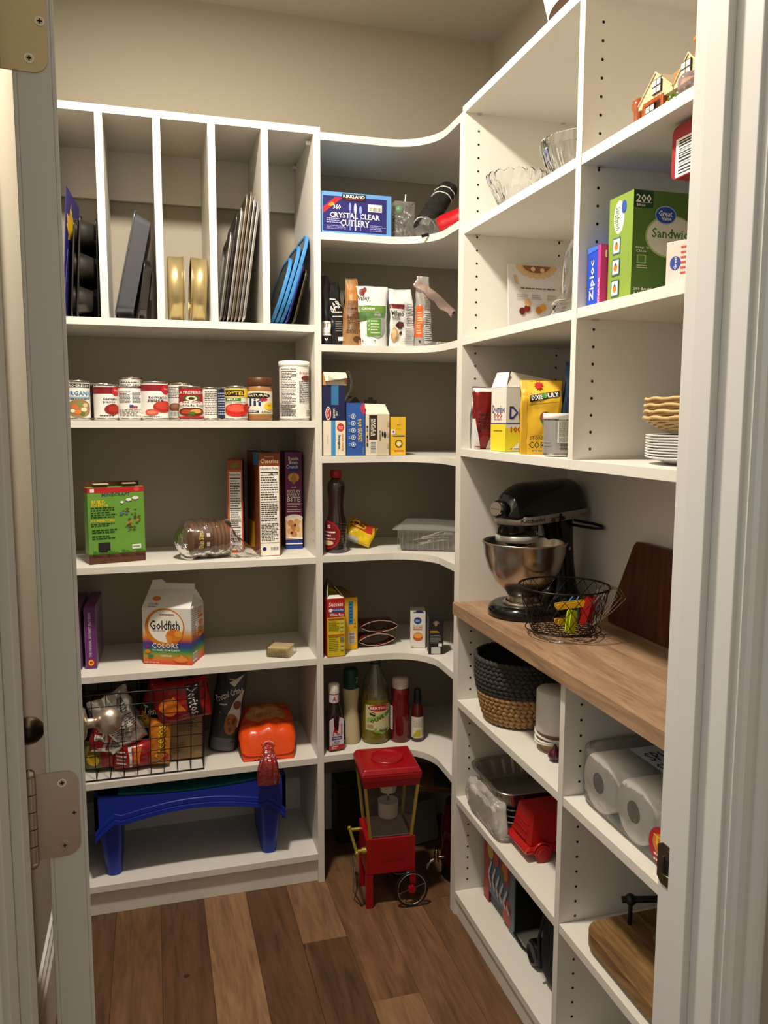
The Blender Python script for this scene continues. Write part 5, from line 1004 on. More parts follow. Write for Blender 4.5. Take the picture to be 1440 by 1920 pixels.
# picture card
q=thing('recipe_card','white recipe card printed with a pie and fruit, leaning behind the glass dome','card',(.952,1.900,r3)); q.rotation_euler=(R(-5),0,R(2))
b=B(); b.box(-.078,.078,0,.002,0,.182,WH); b.build('card',q)
b=B(); mp=lambda u,v,o:(-.078+.156*u,-o,.182*v)
it=[('r',0,0,1,1,C(206,200,198)),('e',.52,1.0,.36,.16,C(196,160,116)),('e',.52,1.02,.26,.12,C(130,76,50))]+[('e',.52+.33*math.cos(a),1.0-.15*math.sin(a),.05,.035,C(206,172,128)) for a in [R(x) for x in range(10,180,20)]]+[('e',.45,.95,.04,.03,C(214,190,150)),('e',.62,.94,.04,.03,C(214,190,150)),('p',[(.10,.86),(.16,.84),(.18,.73),(.13,.74)],C(196,160,120)),('l',.22,.66,.85,.70,1,C(90,90,90)),('l',.15,.52,.35,.60,3,C(150,150,150)),('l',.42,.52,.62,.60,3,C(150,150,150)),('l',.7,.52,.9,.60,3,C(150,150,150))]
for x,y,c in ((.24,.36,(96,22,24)),(.33,.40,(120,26,28)),(.34,.48,(200,150,100)),(.54,.38,(190,116,40)),(.62,.42,(214,140,50)),(.82,.36,(60,100,40)),(.88,.40,(80,120,50)),(.30,.08,(206,120,60)),(.24,.05,(120,26,28)),(.68,.14,(190,170,120)),(.8,.1,(150,130,60))): it.append(('e',x,y,.055,.05,C(*c)))
prt(b,mp,[i for i in it if True]); b.v=[Vector((v.x,v.y,min(max(v.z,.0005),.1815))) for v in b.v]; b.build('printed_picture',q)
# cloche
q=thing('glass_dome','clear glass cloche dome with a wide foot ring, against the middle upright','glass dome',(.895,1.545,r3))
b=B(); b.lathe([(.078,.004),(.083,.004),(.083,.012),(.078,.018),(.081,.03),(.079,.038),(.062,.052),(.060,.075),(.059,.11),(.055,.140),(.042,.166),(.022,.180),(.0001,.184),(.0001,.181),(.021,.177),(.040,.163),(.052,.139),(.056,.11),(.057,.075),(.059,.053),(.076,.036),(.075,.018),(.078,.012),(.078,.004)],CRY,48,None,False); b.build('dome',q)
b=B(); b.lathe([(.0,.185),(.006,.1855),(.006,.192),(.014,.200),(.014,.208),(.006,.214),(0,.215)],CRY,24,None,False); b.build('dome_knob',q)
# ---- R4 groceries
bag('foil_bag','red and silver foil bag standing at the far left of the grocery shelf',(.808,1.895,r4),-14,.056,.155,.04,M('foil_red_dark',(120,26,24),.25,.3,var=.3,scale=30,bump=.5),[('r',0,.93,1,1,C(214,208,204)),('p',[(0,.0),(.35,0),(.1,.5),(0,.5)],C(210,206,204)),('p',[(.6,0),(1,0),(1,.45),(.9,.4)],C(190,184,180)),('l',.2,.3,.9,.6,5,C(60,14,14))],'pillow',.006,71)
bag('sugar_bag','white paper bag behind the red foil bag',(.825,1.928,r4),-10,.070,.12,.03,WP,(),'block',.003,73)
q=carton('sugar_box','white and yellow sugar packet box with its flap open','box',(.7930,1.7300),r4,0,.125,.085,.150,(224,220,210),{'L':[('r',0,0,1,.43,C(226,206,40)),('r',0,.425,1,.44,NAVY),('t','Domino',.52,.66,.84,.13,C(40,50,120)),('t','100',.5,.56,.5,.08,RED),('t','PACKETS',.5,.50,.5,.03,RED),('l',.2,.3,.8,.34,1,C(120,110,60))],'F':[('r',0,0,1,.36,C(226,206,40)),('r',0,.43,1,.445,NAVY),('t','Domino',.52,.60,.90,.20,C(40,50,120)),('t','100 SUGAR',.50,.34,.80,.09,RED),('p',[(.1,.02),(.3,.16),(.5,.04),(.7,.18),(.9,.02)],WH),('l',.1,.02,.8,.06,1,K)],'T':[('r',0,0,1,1,C(120,100,80))]})
b=B(); b.add([(-.0625,.0425,.150),(-.0625,-.0425,.150),(-.050,-.030,.184),(-.052,.034,.186)],[(0,1,2,3)],WH); b.build('open_flap',q,solid=.001)
b=B(); b.add([(-.0610,-.0425,.150),(.0625,-.0425,.150),(.060,-.022,.168),(-.040,-.018,.186)],[(0,1,2,3)],C(214,206,190)); b.build('open_flap',q,solid=.001)
carton('brown_box','plain brown cardboard box behind the sugar box','box',(.8600,1.8300),r4,0,.13,.10,.172,(104,70,44),{'F':[('r',.05,.9,.95,.92,C(80,54,34))]})
q=bag('cornmeal_bag','bright yellow paper bag of corn meal with a ribbon banner and a red starburst',(.826,1.622,r4),-24,.088,.160,.058,M('yellow_paper',(214,168,34),.5,var=.08,scale=30,bump=.3),[('r',0,.0,.16,1,C(196,150,30)),('p',[(.22,.70),(.95,.78),(.95,.86),(.22,.79)],K),('p',[(.24,.715),(.93,.79),(.93,.85),(.24,.78)],K),('t','DIXIE',.40,.765,.28,.06,WH,6,1.8),('t','LILY',.78,.80,.26,.06,WH,6,1.8),('e',.58,.79,.06,.04,GRN),('p',[(.2,.66),(.9,.7),(.9,.705),(.2,.665)],K)]+[('p',[(.45+.13*math.cos(R(k*40)),.93+.06*math.sin(R(k*40))),(.45+.08*math.cos(R(k*40+20)),.93+.04*math.sin(R(k*40+20))),(.45,.93),(.45+.08*math.cos(R(k*40-20)),.93+.04*math.sin(R(k*40-20)))],RED) for k in range(9)]+[('e',.62,.48,.14,.10,C(60,100,60)),('e',.72,.44,.12,.09,C(40,60,140)),('p',[(.5,.5),(.6,.58),(.66,.5),(.56,.46)],C(190,60,40)),('t','STONE',.42,.22,.36,.05,K),('t','CORN',.48,.125,.52,.09,K),('r',.3,.25,.9,.255,K),('l',.3,.03,.9,.06,1,K)],'block',.005,75)
TINL=M('silver_print',(168,166,162),.35,.5)
can('silver can with a white lid and nutrition table in front of the yellow bag',.8040,1.502,r4,.0275,.0790,TINL,[('n',.48,.32,1.0,.98),('l',.55,.1,.95,.3,5,K),('l',.08,.2,.4,.4,2,C(150,150,150))],-22)
b=B(); par=[o for o in COL.objects if o.name.startswith('food_can')][-1]; b.lathe([(.0285,.0765),(.0292,.078),(.0292,.0855),(.0280,.0870),(0,.0870)],MC['white_plastic_lid'],36,None,False); b.build('plastic_lid',par)
bag('flour_bag','crumpled blue and white bag behind the yellow corn meal',(.990,1.670,r4),-28,.14,.205,.08,M('blue_film_bag',(56,90,140),.25,var=.25,scale=18,bump=.4),[('r',.1,.25,.9,.7,WH),('l',.2,.4,.8,.55,2,NAVY),('e',.5,.88,.3,.06,C(200,200,210)),('l',.2,.75,.8,.82,1,WH)],'block',.014,79,20)
# ================= counter =================
KBK=M('gloss_black_enamel',(7,7,8),.16,coat=.25,var=0,spec=.35); STL=M('brushed_steel',(190,182,170),.24,1,var=.1,scale=4,stretch=(30,30,1))
q=thing('stand_mixer','black stand mixer with a brushed steel bowl on the wooden counter','mixer',(.874,1.783,rc),26)
b=B()
P_=[]; 
for i in range(25): a=R(90+180*i/24); P_.append((.087*math.cos(a),.087*math.sin(a)))
for i in range(13): a=R(-90+180*i/12); P_.append((.147+.048*math.cos(a),.057*math.sin(a)))
n=len(P_); cx=.06
def sc(k,z): return [(cx+(x-cx)*k,y*k,z) for x,y in P_]
vs=sc(.97,0)+sc(1,.004)+sc(1,.016)+sc(.965,.025)+sc(.90,.029)
b.add(vs,[(j*n+i,j*n+(i+1)%n,(j+1)*n+(i+1)%n,(j+1)*n+i) for j in range(4) for i in range(n)],KBK,True); b.add(vs[-n:],[tuple(range(n))],KBK); b.build('base',q)
b=B(); cols=[(.152,.052,.050,.026),(.150,.042,.043,.06),(.148,.036,.037,.11),(.142,.037,.036,.16),(.132,.046,.038,.205),(.120,.055,.040,.232)]
m=20; vs=[(c+rx*math.cos(2*PI*i/m),ry*math.sin(2*PI*i/m),z) for c,rx,ry,z in cols for i in range(m)]
b.add(vs,[(j*m+i,j*m+(i+1)%m,(j+1)*m+(i+1)%m,(j+1)*m+i) for j in range(len(cols)-1) for i in range(m)],KBK,True); b.build('column',q)
b=B(); NS=22; m=28; vs=[]
for j in range(NS+1):
    t_=j/NS; x=-.088+.296*t_
    e0=min(1,(t_/.30)) if t_<.30 else 1; e1=min(1,((1-t_)/.16)) if t_>.84 else 1
    k=(1-(1-e0)**2)**.5*(1-(1-e1)**2)**.5; k=max(k,.02)
    ry=(.050+.008*math.sin(PI*t_))*(.55+.45*k) if k>.03 else .004; top=.255+.072*k+.004*t_; bot=.250-.018*min(1,k*1.2)
    if j in (0,NS): ry=.022
    for i in range(m):
        a=2*PI*i/m; c,s_=math.cos(a),math.sin(a); yy=ry*math.copysign(abs(c)**.8,c); zz=.252+(top-.252)*max(0,s_)**.85 if s_>=0 else .252+(.252-bot)*s_
        vs.append((x,yy,zz))
b.add(vs,[(j*m+i,(j+1)*m+i,(j+1)*m+(i+1)%m,j*m+(i+1)%m) for j in range(NS) for i in range(m)],KBK,True); b.add(vs[:m],[tuple(range(m))],KBK); b.add(vs[-m:],[tuple(range(m-1,-1,-1))],KBK); b.build('motor_head',q)
BSL=M('band_silver',(186,180,172),.38,.45,var=.03)
b=B()
def band(x0,x1,z0,z1,ex,mt,nn=20):
    vs=[];L_=[]
    for j in range(nn+1):
        a=R(90+180*j/nn); L_.append((x0+.052+(.052+ex)*math.cos(a),(.053+ex)*math.sin(a)))
    L_=[(x1,.056+ex)]+L_+[(x1,-.056-ex)]
    for x,y in L_: vs+=[(x,y,z0+(.004 if x>0 else 0)),(x,y,z1+(.006 if x>0 else 0))]
    b.add(vs,[(2*j,2*j+1,2*j+3,2*j+2) for j in range(len(L_)-1)],mt,True); return L_
band(-.080,.186,.231,.251,.0030,BSL); b.build('trim_band',q,solid=.002)
b=B(); lz=.241; 
def LL(u,v,o):
    s_=u*.26-.050; z=.2335+.0165*v+max(0,s_)*.016
    if s_>=0: return (-.028+s_,-.0575-o-.003*s_/.218,z)
    a=-s_/.0555; return (-.028-(.0575+o)*math.sin(a),-(.0575+o)*math.cos(a),z)
prt(b,LL,[('t','KitchenAid',.17,.5,.28,.60,K),('l',.38,.3,.52,.7,1,C(110,90,70)),('l',.86,.3,.97,.7,1,C(120,110,100))]); b.build('name_plate',q)
b=B(); b.lathe([(.046,.200),(.050,.203),(.051,.232)],KBK,32,Matrix.Translation((-.030,0,0)),True); b.build('gear_housing',q)
b=B(); b.lathe([(.0505,.187),(.0525,.188),(.0525,.202),(.0505,.203)],BSL,32,Matrix.Translation((-.030,0,0)),True); b.build('lower_ring',q)
b=B(); b.lathe([(.0,.174),(.028,.175),(.036,.180),(.038,.187)],KBK,28,Matrix.Translation((-.020,0,0)),True); b.build('planetary_hub',q)
b=B(); b.cyl((-.010,0,.130),(-.010,0,.176),.0065,STL,14); b.cyl((-.016,0,.150),(-.004,0,.150),.002,STL,8); b.build('beater_shaft',q)
b=B(); b.tube([(-.010,0,.135)]+[(-.010+.035*math.sin(a),0,.095+.040*math.cos(a)) for a in [R(x) for x in range(20,341,20)]]+[(-.010,0,.135)],.0035,C(210,208,204,.4),8); b.tube([(-.010,0,.135),(-.010,0,.055)],.003,C(210,208,204,.4),8); b.build('flat_beater',q)
b=B(); b.cyl((-.088,0,.268),(-.104,0,.270),.021,KBK,24); b.build('hub_collar',q)
b=B(); b.cyl((-.1045,0,.270),(-.113,0,.271),.0175,SILVER,28,.0165); b.box(-.1145,-.1125,-.012,.012,.2695,.2725,STL); b.build('attachment_knob',q)
b=B(); b.cyl((.02,-.0598,.240),(.02,-.068,.240),.004,SILVER,12); b.sph((.02,-.070,.240),.005,BLACK); b.build('speed_lever',q)
b=B(); b.cyl((.07,-.060,.240),(.07,-.066,.240),.005,BLACK,12); b.box(.060,.064,-.063,-.058,.232,.252,BLACK); b.build('lock_lever',q)
b=B(); b.cyl((.136,-.034,.155),(.136,-.0385,.155),.0045,SILVER,12); b.build('hinge_pin',q)
b=B(); prof=[(.0001,.030),(.040,.030),(.043,.034),(.036,.044),(.045,.060),(.070,.085),(.088,.115),(.098,.150),(.101,.176),(.1045,.181),(.1045,.184),(.101,.184),(.0985,.178),(.095,.150),(.085,.117),(.067,.088),(.042,.064),(.0001,.055)]
b.lathe(prof,STL,56,None,False); b.build('mixing_bowl',q)
b=B(); b.lathe([(.050,.0275),(.052,.031),(.046,.036),(.044,.036)],STL,36,None,False); b.build('bowl_clamp',q)
b=B(); b.tube([(.160,-.03,.225),(.168,-.045,.222),(.170,-.080,.220),(.162,-.115,.217),(.150,-.125,.214),(.146,-.105,.212),(.152,-.065,.212),(.150,-.035,.214)],.0035,BLACK,8); b.build('power_cord',q)
# wire fruit basket
q=thing('wire_basket','round dark wire basket on the counter holding bag clips and handles','basket',(.876,1.585,rc),0)
WI=M('dark_bronze_wire',(42,32,26),.35,.7); rt,rb,hb=.1000,.070,.112
b=B(); n=48
for r_,z,w_ in ((rt,hb,.0024),(rb,.014,.0018),(.083,.016,.0014)): b.tube([(r_*math.cos(2*PI*i/n),r_*math.sin(2*PI*i/n),z) for i in range(n)],w_,WI,6,True)
b.build('wire_ring',q)
b=B(); nz=20
for k in range(nz):
    for sgn in (-1,1):
        pts=[]
        for j in range(11):
            v=j/10; r=rb+(rt-rb)*v**.8; a=2*PI*(k+.5*(abs((v*2.5)%1*2-1))*sgn)/nz
            pts.append((r*math.cos(a),r*math.sin(a),.014+(hb-.014)*v))
        b.tube(pts,.0009,WI,4)
for k in range(9): a=-.06+k*.015; h_=math.sqrt(max(0,rb**2-a**2)); b.tube([(a,-h_,.014),(a,h_,.014)],.0009,WI,4); b.tube([(-h_,a,.014),(h_,a,.014)],.0009,WI,4)
o=b.build('wire_mesh',q); o['kind']='stuff'
for a in (R(230),R(290),R(350),R(60),R(150)):
    b=B(); b.tube([((rb+d_)*math.cos(a+e_),(rb+d_)*math.sin(a+e_),z) for d_,e_,z in ((.004,-.25,.0125),(.004,-.2,.002),(.006,0,.0015),(.004,.2,.002),(.004,.25,.0125))],.0016,SILVER,6); b.build('foot',q)
clips=[('bag_clip','bright yellow-green rectangular clip hanging at the front of the wire basket',(-.012,-.052,.018),(0,8,20),(.020,.008,.050),(206,222,30)),
 ('bag_clip','yellow long-handled clip in the wire basket, upper one',(-.030,-.020,.070),(0,84,-10),(.013,.012,.075),(222,170,40)),('bag_clip','yellow clip lying low at the left inside the wire basket',(-.035,-.034,.040),(0,95,5),(.012,.012,.05),(222,180,50)),
 ('bag_clip','white and black oval clip in the wire basket',(-.022,.006,.062),(20,60,30),(.020,.016,.034),(40,40,42)),('bag_clip','light blue clip in the middle of the wire basket',(.012,-.012,.066),(0,70,40),(.015,.012,.036),(70,150,190)),
 ('bag_clip','dark green clip near the bottom of the wire basket',(.010,-.030,.030),(0,30,60),(.020,.014,.040),(16,70,50)),('bag_clip','red upright clip leaning right in the wire basket',(.028,-.032,.030),(0,14,-20),(.015,.014,.062),(180,20,24)),('bag_clip','second red clip, glossier and further right in the wire basket',(.046,-.020,.032),(0,20,10),(.014,.014,.060),(150,14,24))]
for nm,lb,(x,y,z),rot,(w,d,h),c in clips:
    t=thing(nm,lb,'clip',(.876+x,1.585+y,rc+z)); t.rotation_euler=[R(a) for a in rot]; t['group']='clips in the wire basket'
    b=B(); m=C(*c,.25)
    for s_ in (-1,1):
        b.prism(rr2(-w/2,w/2,0,h,min(w,h)*.3,4),s_*d*.5-.002 if s_<0 else s_*d*.5,s_*d*.5 if s_<0 else s_*d*.5+.002,m,T=Matrix(((1,0,0,0),(0,0,-1,0),(0,1,0,0),(0,0,0,1))))
    b.cyl((0,-d*.5,h*.45),(0,d*.5,h*.45),.0022,SILVER,8); b.build('jaw',t)
# loose wires of the whisk
b=B(); q2=thing('whisk','thin wire whisk sticking out of the right side of the wire basket','whisk',(.935,1.560,rc+.02)); 
for k in range(6): b.tube([(0,0,0),(.012+.004*k,-.006*k,.04),(.030+.003*k,-.012*k,.075),(.028,-.014*k+.01,.098),(.012,-.004*k,.085),(.0,.0,.05)],.0008,SILVER,4)
b.build('whisk_wires',q2); b=B(); b.tube([(0,0,.0),(-.02,-.01,-.004)],.004,C(60,50,44),8); b.build('handle',q2)
# dark board on the counter
q=thing('cutting_board','dark reddish wooden cutting board leaning on the back wall of the counter','cutting board',(1.046,1.50,rc)); q.rotation_euler=(0,R(4.5),0)
b=B(); b.prism([(.155,.0),(.160,.012),(.085,.195),(.075,.205),(-.10,.205),(-.17,.01),(-.165,.0)][::-1],-.011,.008,wood('dark_mahogany',(52,24,16),(92,48,32),'Z',2,.4),T=TX); b.build('board',q,bevel=.003)
# ================= lower bays =================
DKB=M('charcoal_seagrass',(50,46,44),.8,var=.35,scale=60,bump=.4); NTB=M('natural_seagrass',(158,122,78),.8,var=.3,scale=60,bump=.4)
q=thing('woven_basket','round seagrass basket, charcoal on top and natural below','basket',(.870,1.785,r6))
rows=15; H=.168
def wr(v): return .086+.024*min(1,v*1.5)**.7
for nm,mt,j0,j1 in (('natural_braid',NTB,0,7),('charcoal_braid',DKB,7,rows)):
    b=B()
    for j in range(j0,j1):
        v=j/(rows-1); r=wr(v); z=.0105+(H-.017)*v; N_=int(2*PI*r/.0145); k_=1.15 if j==rows-1 else 1
        for i in range(N_):
            a=2*PI*(i+.5*(j%2))/N_; T=Matrix.Translation((r*math.cos(a),r*math.sin(a),z))@Matrix.Rotation(a,4,'Z')@Matrix.Rotation(R(24 if j%2 else -24),4,'X')
            T=T@Matrix.Diagonal((.0052*k_,.0102*k_,.0060*k_,1)); b.lathe([(0,-1),(.72,-.7),(1,0),(.72,.7),(0,1)],mt,8,T,False)
    o=b.build(nm,q); o['kind']='stuff'
b=B(); b.lathe([(0,.003),(.080,.003)]+[(wr(k/8)-.003,.004+(H-.008)*k/8) for k in range(9)],DKB,40,None,False); b.build('basket_wall',q)
q=thing('cylinder_lamp','white cylinder on a tapered tan base with a white cord wound around it','lamp',(.868,1.588,r6))
b=B(); b.lathe([(.030,0),(.034,.003),(.042,.040),(.0425,.043)],M('tan_leather',(150,112,76),.6,var=.1),36); b.build('base',q)
b=B(); b.lathe([(.042,.0435),(.0455,.046),(.0460,.050),(.0460,.136),(.0440,.1395),(0,.1398)],C(214,210,202,.55),40); b.build('cylinder',q)
b=B(); b.tube([(( .0470-.001*k/60)*math.cos(k*2*PI/20),(.0470-.001*k/60)*math.sin(k*2*PI/20),.047-.030*k/60+.006*math.sin(k*.37)) for k in range(61)]+[(-.02,-.052,.012),(.01,-.056,.003)],.0026,C(224,220,212,.4),8); b.build('cord',q)
q=thing('onion','small maroon onion at the foot of the middle upright','onion',(.835,1.530,r6))
b=B(); b.lathe([(0,0),(.008,.001),(.015,.008),(.016,.014),(.012,.022),(.005,.028),(.003,.036),(0,.038)],M('maroon_skin',(70,14,34),.25,var=.2,coat=.3),24,None,False); b.build('bulb',q)
# foil pans
AF=M('foil_pan',(176,172,166),.25,.9,var=.1,scale=30,bump=.15)
for i,(z,x,y,lb) in enumerate(((0,.930,1.815,'lowest crimped foil pan under the plastic bag'),(.016,.932,1.813,'second crimped foil pan from the bottom'),(.032,.928,1.816,'third crimped foil pan from the bottom'),(.062,.925,1.812,'deep foil roasting pan on top of the foil pan stack'))):
    q=thing('foil_pan',lb,'foil pan',(x,y,r7+z),0,'foil pans'); top=i==3
    W2,D2,h=(.138,.112,.050) if top else (.120,.100,.030); b=B(); N_=120; O=[];I=[]
    def rrp(w,d,r,k):
        P=[]
        per=N_
        for c in range(per):
            a=2*PI*c/per; ca,sa=math.cos(a),math.sin(a); m_=(abs(ca)**6+abs(sa)**6)**(-1/6); P.append((w*ca*m_*(1+k*(.018 if c%4<2 else -.004)),d*sa*m_*(1+k*(.018 if c%4<2 else -.004))))
        return P
    L_=[(rrp(W2-.030,D2-.028,0,0),.001),(rrp(W2-.024,D2-.022,0,1),.006),(rrp(W2-.012,D2-.010,0,1),h-.006),(rrp(W2-.006,D2-.005,0,0),h),(rrp(W2,D2,0,0),h+.001),(rrp(W2+.001,D2+.001,0,0),h-.002)]
    vs=[(px,py,zz) for P,zz in L_ for px,py in P]
    b.add(vs,[(j*N_+c,j*N_+(c+1)%N_,(j+1)*N_+(c+1)%N_,(j+1)*N_+c) for j in range(5) for c in range(N_)],AF,False); b.add(vs[:N_],[tuple(range(N_-1,-1,-1))],AF); b.build('pan',q,solid=.0005)
    b=B(); b.tube([(px,py,h) for px,py in rrp(W2+.001,D2+.001,0,0)[::2]],.0022,AF,6,True); b.build('rolled_rim',q)
q=thing('plastic_bag','crumpled clear plastic bag drooping at the front left of the foil pans','bag',(.789,1.805,r7),0)
CB2=clear('crumpled_poly',gloss=.04,rough=.15,bump=.8,scale=60,body=.30,bodyc=(235,230,220))
b=B(); blob(b,.034,.205,.095,.30,11,CB2,40,18); b.build('film',q)
b=B(); blob(b,.022,.15,.06,.35,16,C(206,200,188),30,20); b.build('white_contents',q)
# red toy truck
q=thing('toy_truck','red plastic toy truck body with moulded fender and wheels','toy',(.900,1.648,r7),0)
RT=M('toy_red_plastic',(168,18,18),.35,var=.06)
b=B(); b.frustum((-.095,.095,-.052,.052,.016),(-.100,.100,-.056,.056,.026),RT); b.frustum((-.100,.100,-.056,.056,.026),(-.086,.086,-.048,.048,.034),RT); b.build('fender',q,bevel=.003)
b=B(); b.frustum((-.086,.086,-.048,.048,.033),(-.074,.080,-.038,.038,.108),RT); b.build('body',q,bevel=.004)
b=B()
for k in range(3): b.box(-.0895+.004*k,-.087+.004*k,-.030,.030,.045+.016*k,.047+.016*k,RT)
b.build('moulded_line',q)
for sx in (-1,1):
    for sy in (-1,1):
        b=B(); x=sx*.056; b.cyl((x,sy*.046,.0205),(x,sy*.063,.0205),.0202,RT,28); b.cyl((x,sy*.063,.0205),(x,sy*.0645,.0205),.014,RT,24,.012); w_o=b.build('wheel',q,bevel=.0015)
        b=B(); b.tube([(x+.024*math.cos(R(a)),sy*.058,.0205+.024*math.sin(R(a))) for a in range(20,161,14)],.003,RT,6); b.build('wheel_arch',q)
# retro toaster-like appliance with printed front
q=thing('snack_machine','black appliance with a red and blue printed front panel on the bottom shelf','appliance',(.935,1.815,r8),0)
b=B(); b.box(-.094,.11,-.088,.088,.006,.238,M('matte_black_body',(12,12,14),.4)); b.build('housing',q,bevel=.004)
b=B(); mp=lambda u,v,o:(-.0975-o,.095-.190*u,.006+.236*v)
b.box(-.0975,-.094,-.095,-.065,.0,.242,C(90,110,130)); b.box(-.0975,-.094,.060,.095,.0,.242,C(150,40,44)); b.box(-.0975,-.094,-.065,.060,.034,.242,C(70,100,130)); b.build('front_panel',q,bevel=.001)
rr=random.Random(12); it=[('r',0,.02,.18,1,C(160,44,48)),('r',.66,.02,.9,.30,C(170,60,60)),('r',.55,.45,.85,.85,C(150,40,44)),('e',.22,.62,.1,.10,C(200,170,60)),('e',.42,.60,.08,.09,C(190,60,50)),('e',.70,.58,.10,.10,C(200,120,50)),('e',.62,.5,.06,.06,C(60,110,60))]
for k in range(7): it.append(('l',.18+.02*k,.74+.02*(k%3),.50,.80+.02*(k%3),1,C(210,206,200)))
for k in range(5): it.append(('p',[(.16+.13*k,.34-.02*k),(.26+.13*k,.52-.03*k),(.29+.13*k,.50-.03*k),(.20+.13*k,.30-.02*k)],C(206,200,196)))
for k in range(6): it.append(('p',[(.18+.12*k,.30-.02*k),(.27+.12*k,.20-.01*k),(.29+.12*k,.24-.01*k),(.21+.12*k,.36-.02*k)],C(196,186,186)))
b=B(); prt(b,mp,it); b.build('printed_panel',q)
b=B(); b.tube([(-.096,-.092,.012),(-.094,-.14,.004),(-.080,-.19,.004),(-.055,-.215,.004),(-.02,-.222,.004),(.03,-.220,.004)],.0032,BLACK,8); b.build('power_cord',q)
q=thing('shoulder_bag','dark navy fabric bag standing against the middle upright on the bottom shelf','bag',(.925,1.500,r8),0)
FB=M('navy_canvas',(20,22,30),.85,var=.2,scale=150,bump=.3)
b=B(); blob(b,.20,.155,.215,.035,21,FB,32,14,pw=5); b.build('fabric_body',q)
b=B(); b.tube([(-.101,-.05,.04),(-.104,-.055,.11),(-.094,-.05,.17),(-.06,-.03,.22)],.004,M('bag_piping',(34,36,44),.7),6); b.tube([(-.101,.05,.04),(-.104,.055,.11),(-.094,.05,.17),(-.06,.03,.22)],.004,MC['bag_piping'],6); o=b.build('piping',q); o['kind']='stuff'
q=thing('black_mug','small round black knob-topped jar lying between the appliance and the navy bag','jar',(.860,1.612,r8+.033),0)
b=B(); T=Matrix.Rotation(R(-90),4,'Y'); b.lathe([(.024,-.03),(.028,-.026),(.030,.02),(.026,.028),(.022,.029),(.021,.024),(0,.024)],BLACK,28,T,True); b.build('jar_body',q)
# ================= bay two =================
CER=M('glazed_brown',(150,72,30),.15,var=.35,scale=70,coat=.5); CRM=M('glazed_cream',(206,190,150),.15,var=.12,scale=60,coat=.5); ROOF=M('glazed_amber',(186,120,50),.15,var=.35,scale=60,coat=.5)
q=thing('ceramic_cottage','glazed ceramic cottage with cream gables and an amber roof on the top shelf','ornament',(.838,1.185,r2),0)
b=B(); b.box(-.030,.035,-.095,.060,0,.048,CRM); b.build('cottage_walls',q,bevel=.003)
b=B(); b.add([(-.034,-.105,.046),(-.034,.066,.046),(.040,.066,.046),(.040,-.105,.046),(.000,-.095,.094),(.000,.045,.078)],[(0,1,5,4),(1,2,5),(2,3,4,5),(3,0,4),(3,2,1,0)],ROOF); b.build('roof',q,bevel=.003)
for y,w,h in ((.008,.046,.080),(-.075,.034,.076)):
    b=B(); T=Matrix(((0,0,1,0),(1,0,0,0),(0,1,0,0),(0,0,0,1))); b.prism([(y-w,.030),(y+w,.030),(y+w,.038),(y,h-.006),(y-w,.038)],-.040,-.001,CRM,T=T); b.build('gable',q,bevel=.002)
    b=B(); b.tube([(-.0405,y-w,.037),(-.0405,y,h-.006),(-.0405,y+w,.037)],.0018,CRM,6); b.build('gable_trim',q)
for y,z in ((.002,.050),(.018,.015),(-.072,.048)):
    b=B(); b.box(-.0425,-.0395,y-.012,y+.012,z-.010,z+.012,C(40,24,18))
    for a,c in ((-.006,-.005),(.006,-.005),(-.006,.006),(.006,.006)): b.box(-.0430,-.0424,y+a-.0048,y+a+.0048,z+c-.004,z+c+.0045,C(220,210,200,.15))
    b.build('window',q)
b=B(); b.box(-.042,-.030,-.010,.040,.028,.036,CER); b.box(-.042,-.030,-.016,-.008,0,.036,CER); b.box(-.041,-.030,.034,.044,0,.034,CER); b.build('timber_frame',q,bevel=.002)
b=B(); b.lathe([(.012,0),(.010,.02),(.010,.035),(.014,.044),(.012,.054),(.004,.059),(0,.060)],CER,16,Matrix.Translation((-.026,.072,0)),True); b.build('corner_tree',q)
b=B(); b.box(-.010,.012,-.068,-.046,.075,.104,CER); b.box(-.012,.014,-.070,-.044,.102,.109,ROOF); b.build('chimney',q,bevel=.002)
GB=M('bush_green',(70,96,40),.2,var=.4,scale=90)
for k in range(6): b=B(); b.sph((-.040,-.030-.009*k,.010+.006*(k%2)),.008,GB if k%2 else C(200,180,60,.2),10); b.build('bush',q)
q=thing('glass_ornament','small clear pinkish glass ornament at the front of the cottage','ornament',(.788,1.085,r2)); b=B(); b.lathe([(.014,0),(.020,.004),(.021,.020),(.016,.028),(.010,.030)],clear('rose_glass',tint=(240,220,220),gloss=.12,rough=.05,bump=.3,scale=50,body=.25,bodyc=(210,190,190)),24,None,True); b.build('glass',q); 
# B3
gf=[('r',0,0,1,1,C(78,108,44)),('r',.0,.84,.23,.995,C(30,66,28)),('t','200',.115,.925,.18,.075,WH),('t','BAGS',.085,.862,.10,.025,WH),('r',.03,.885,.21,.888,WH),('e',.46,.59,.315,.20,C(150,176,100)),('e',.465,.59,.300,.185,C(206,200,186)),('t','Sandwich',.475,.62,.50,.09,C(60,110,40)),('t','Bags',.50,.515,.17,.06,C(60,110,40)),('e',.38,.785,.128,.085,C(150,170,200)),('e',.38,.785,.118,.075,C(30,70,150)),('t','Great',.375,.80,.165,.05,WH),('t','Value',.39,.755,.12,.035,WH),('t',"Snap 'n",.11,.475,.16,.025,WH),('t','Close',.10,.445,.12,.025,WH),('r',.05,.33,.16,.41,C(150,180,120)),('r',.065,.34,.145,.40,C(80,116,50)),('l',.05,.28,.18,.32,2,C(190,206,160)),('t','200 BAGS',.13,.095,.22,.026,WH),('t','6 1/2 IN X 5 7/8 IN',.24,.055,.44,.026,WH),('t','(16.5 cm x 14.9 cm)',.22,.018,.4,.022,WH),('e',.62,.2,.12,.12,C(96,130,60))]
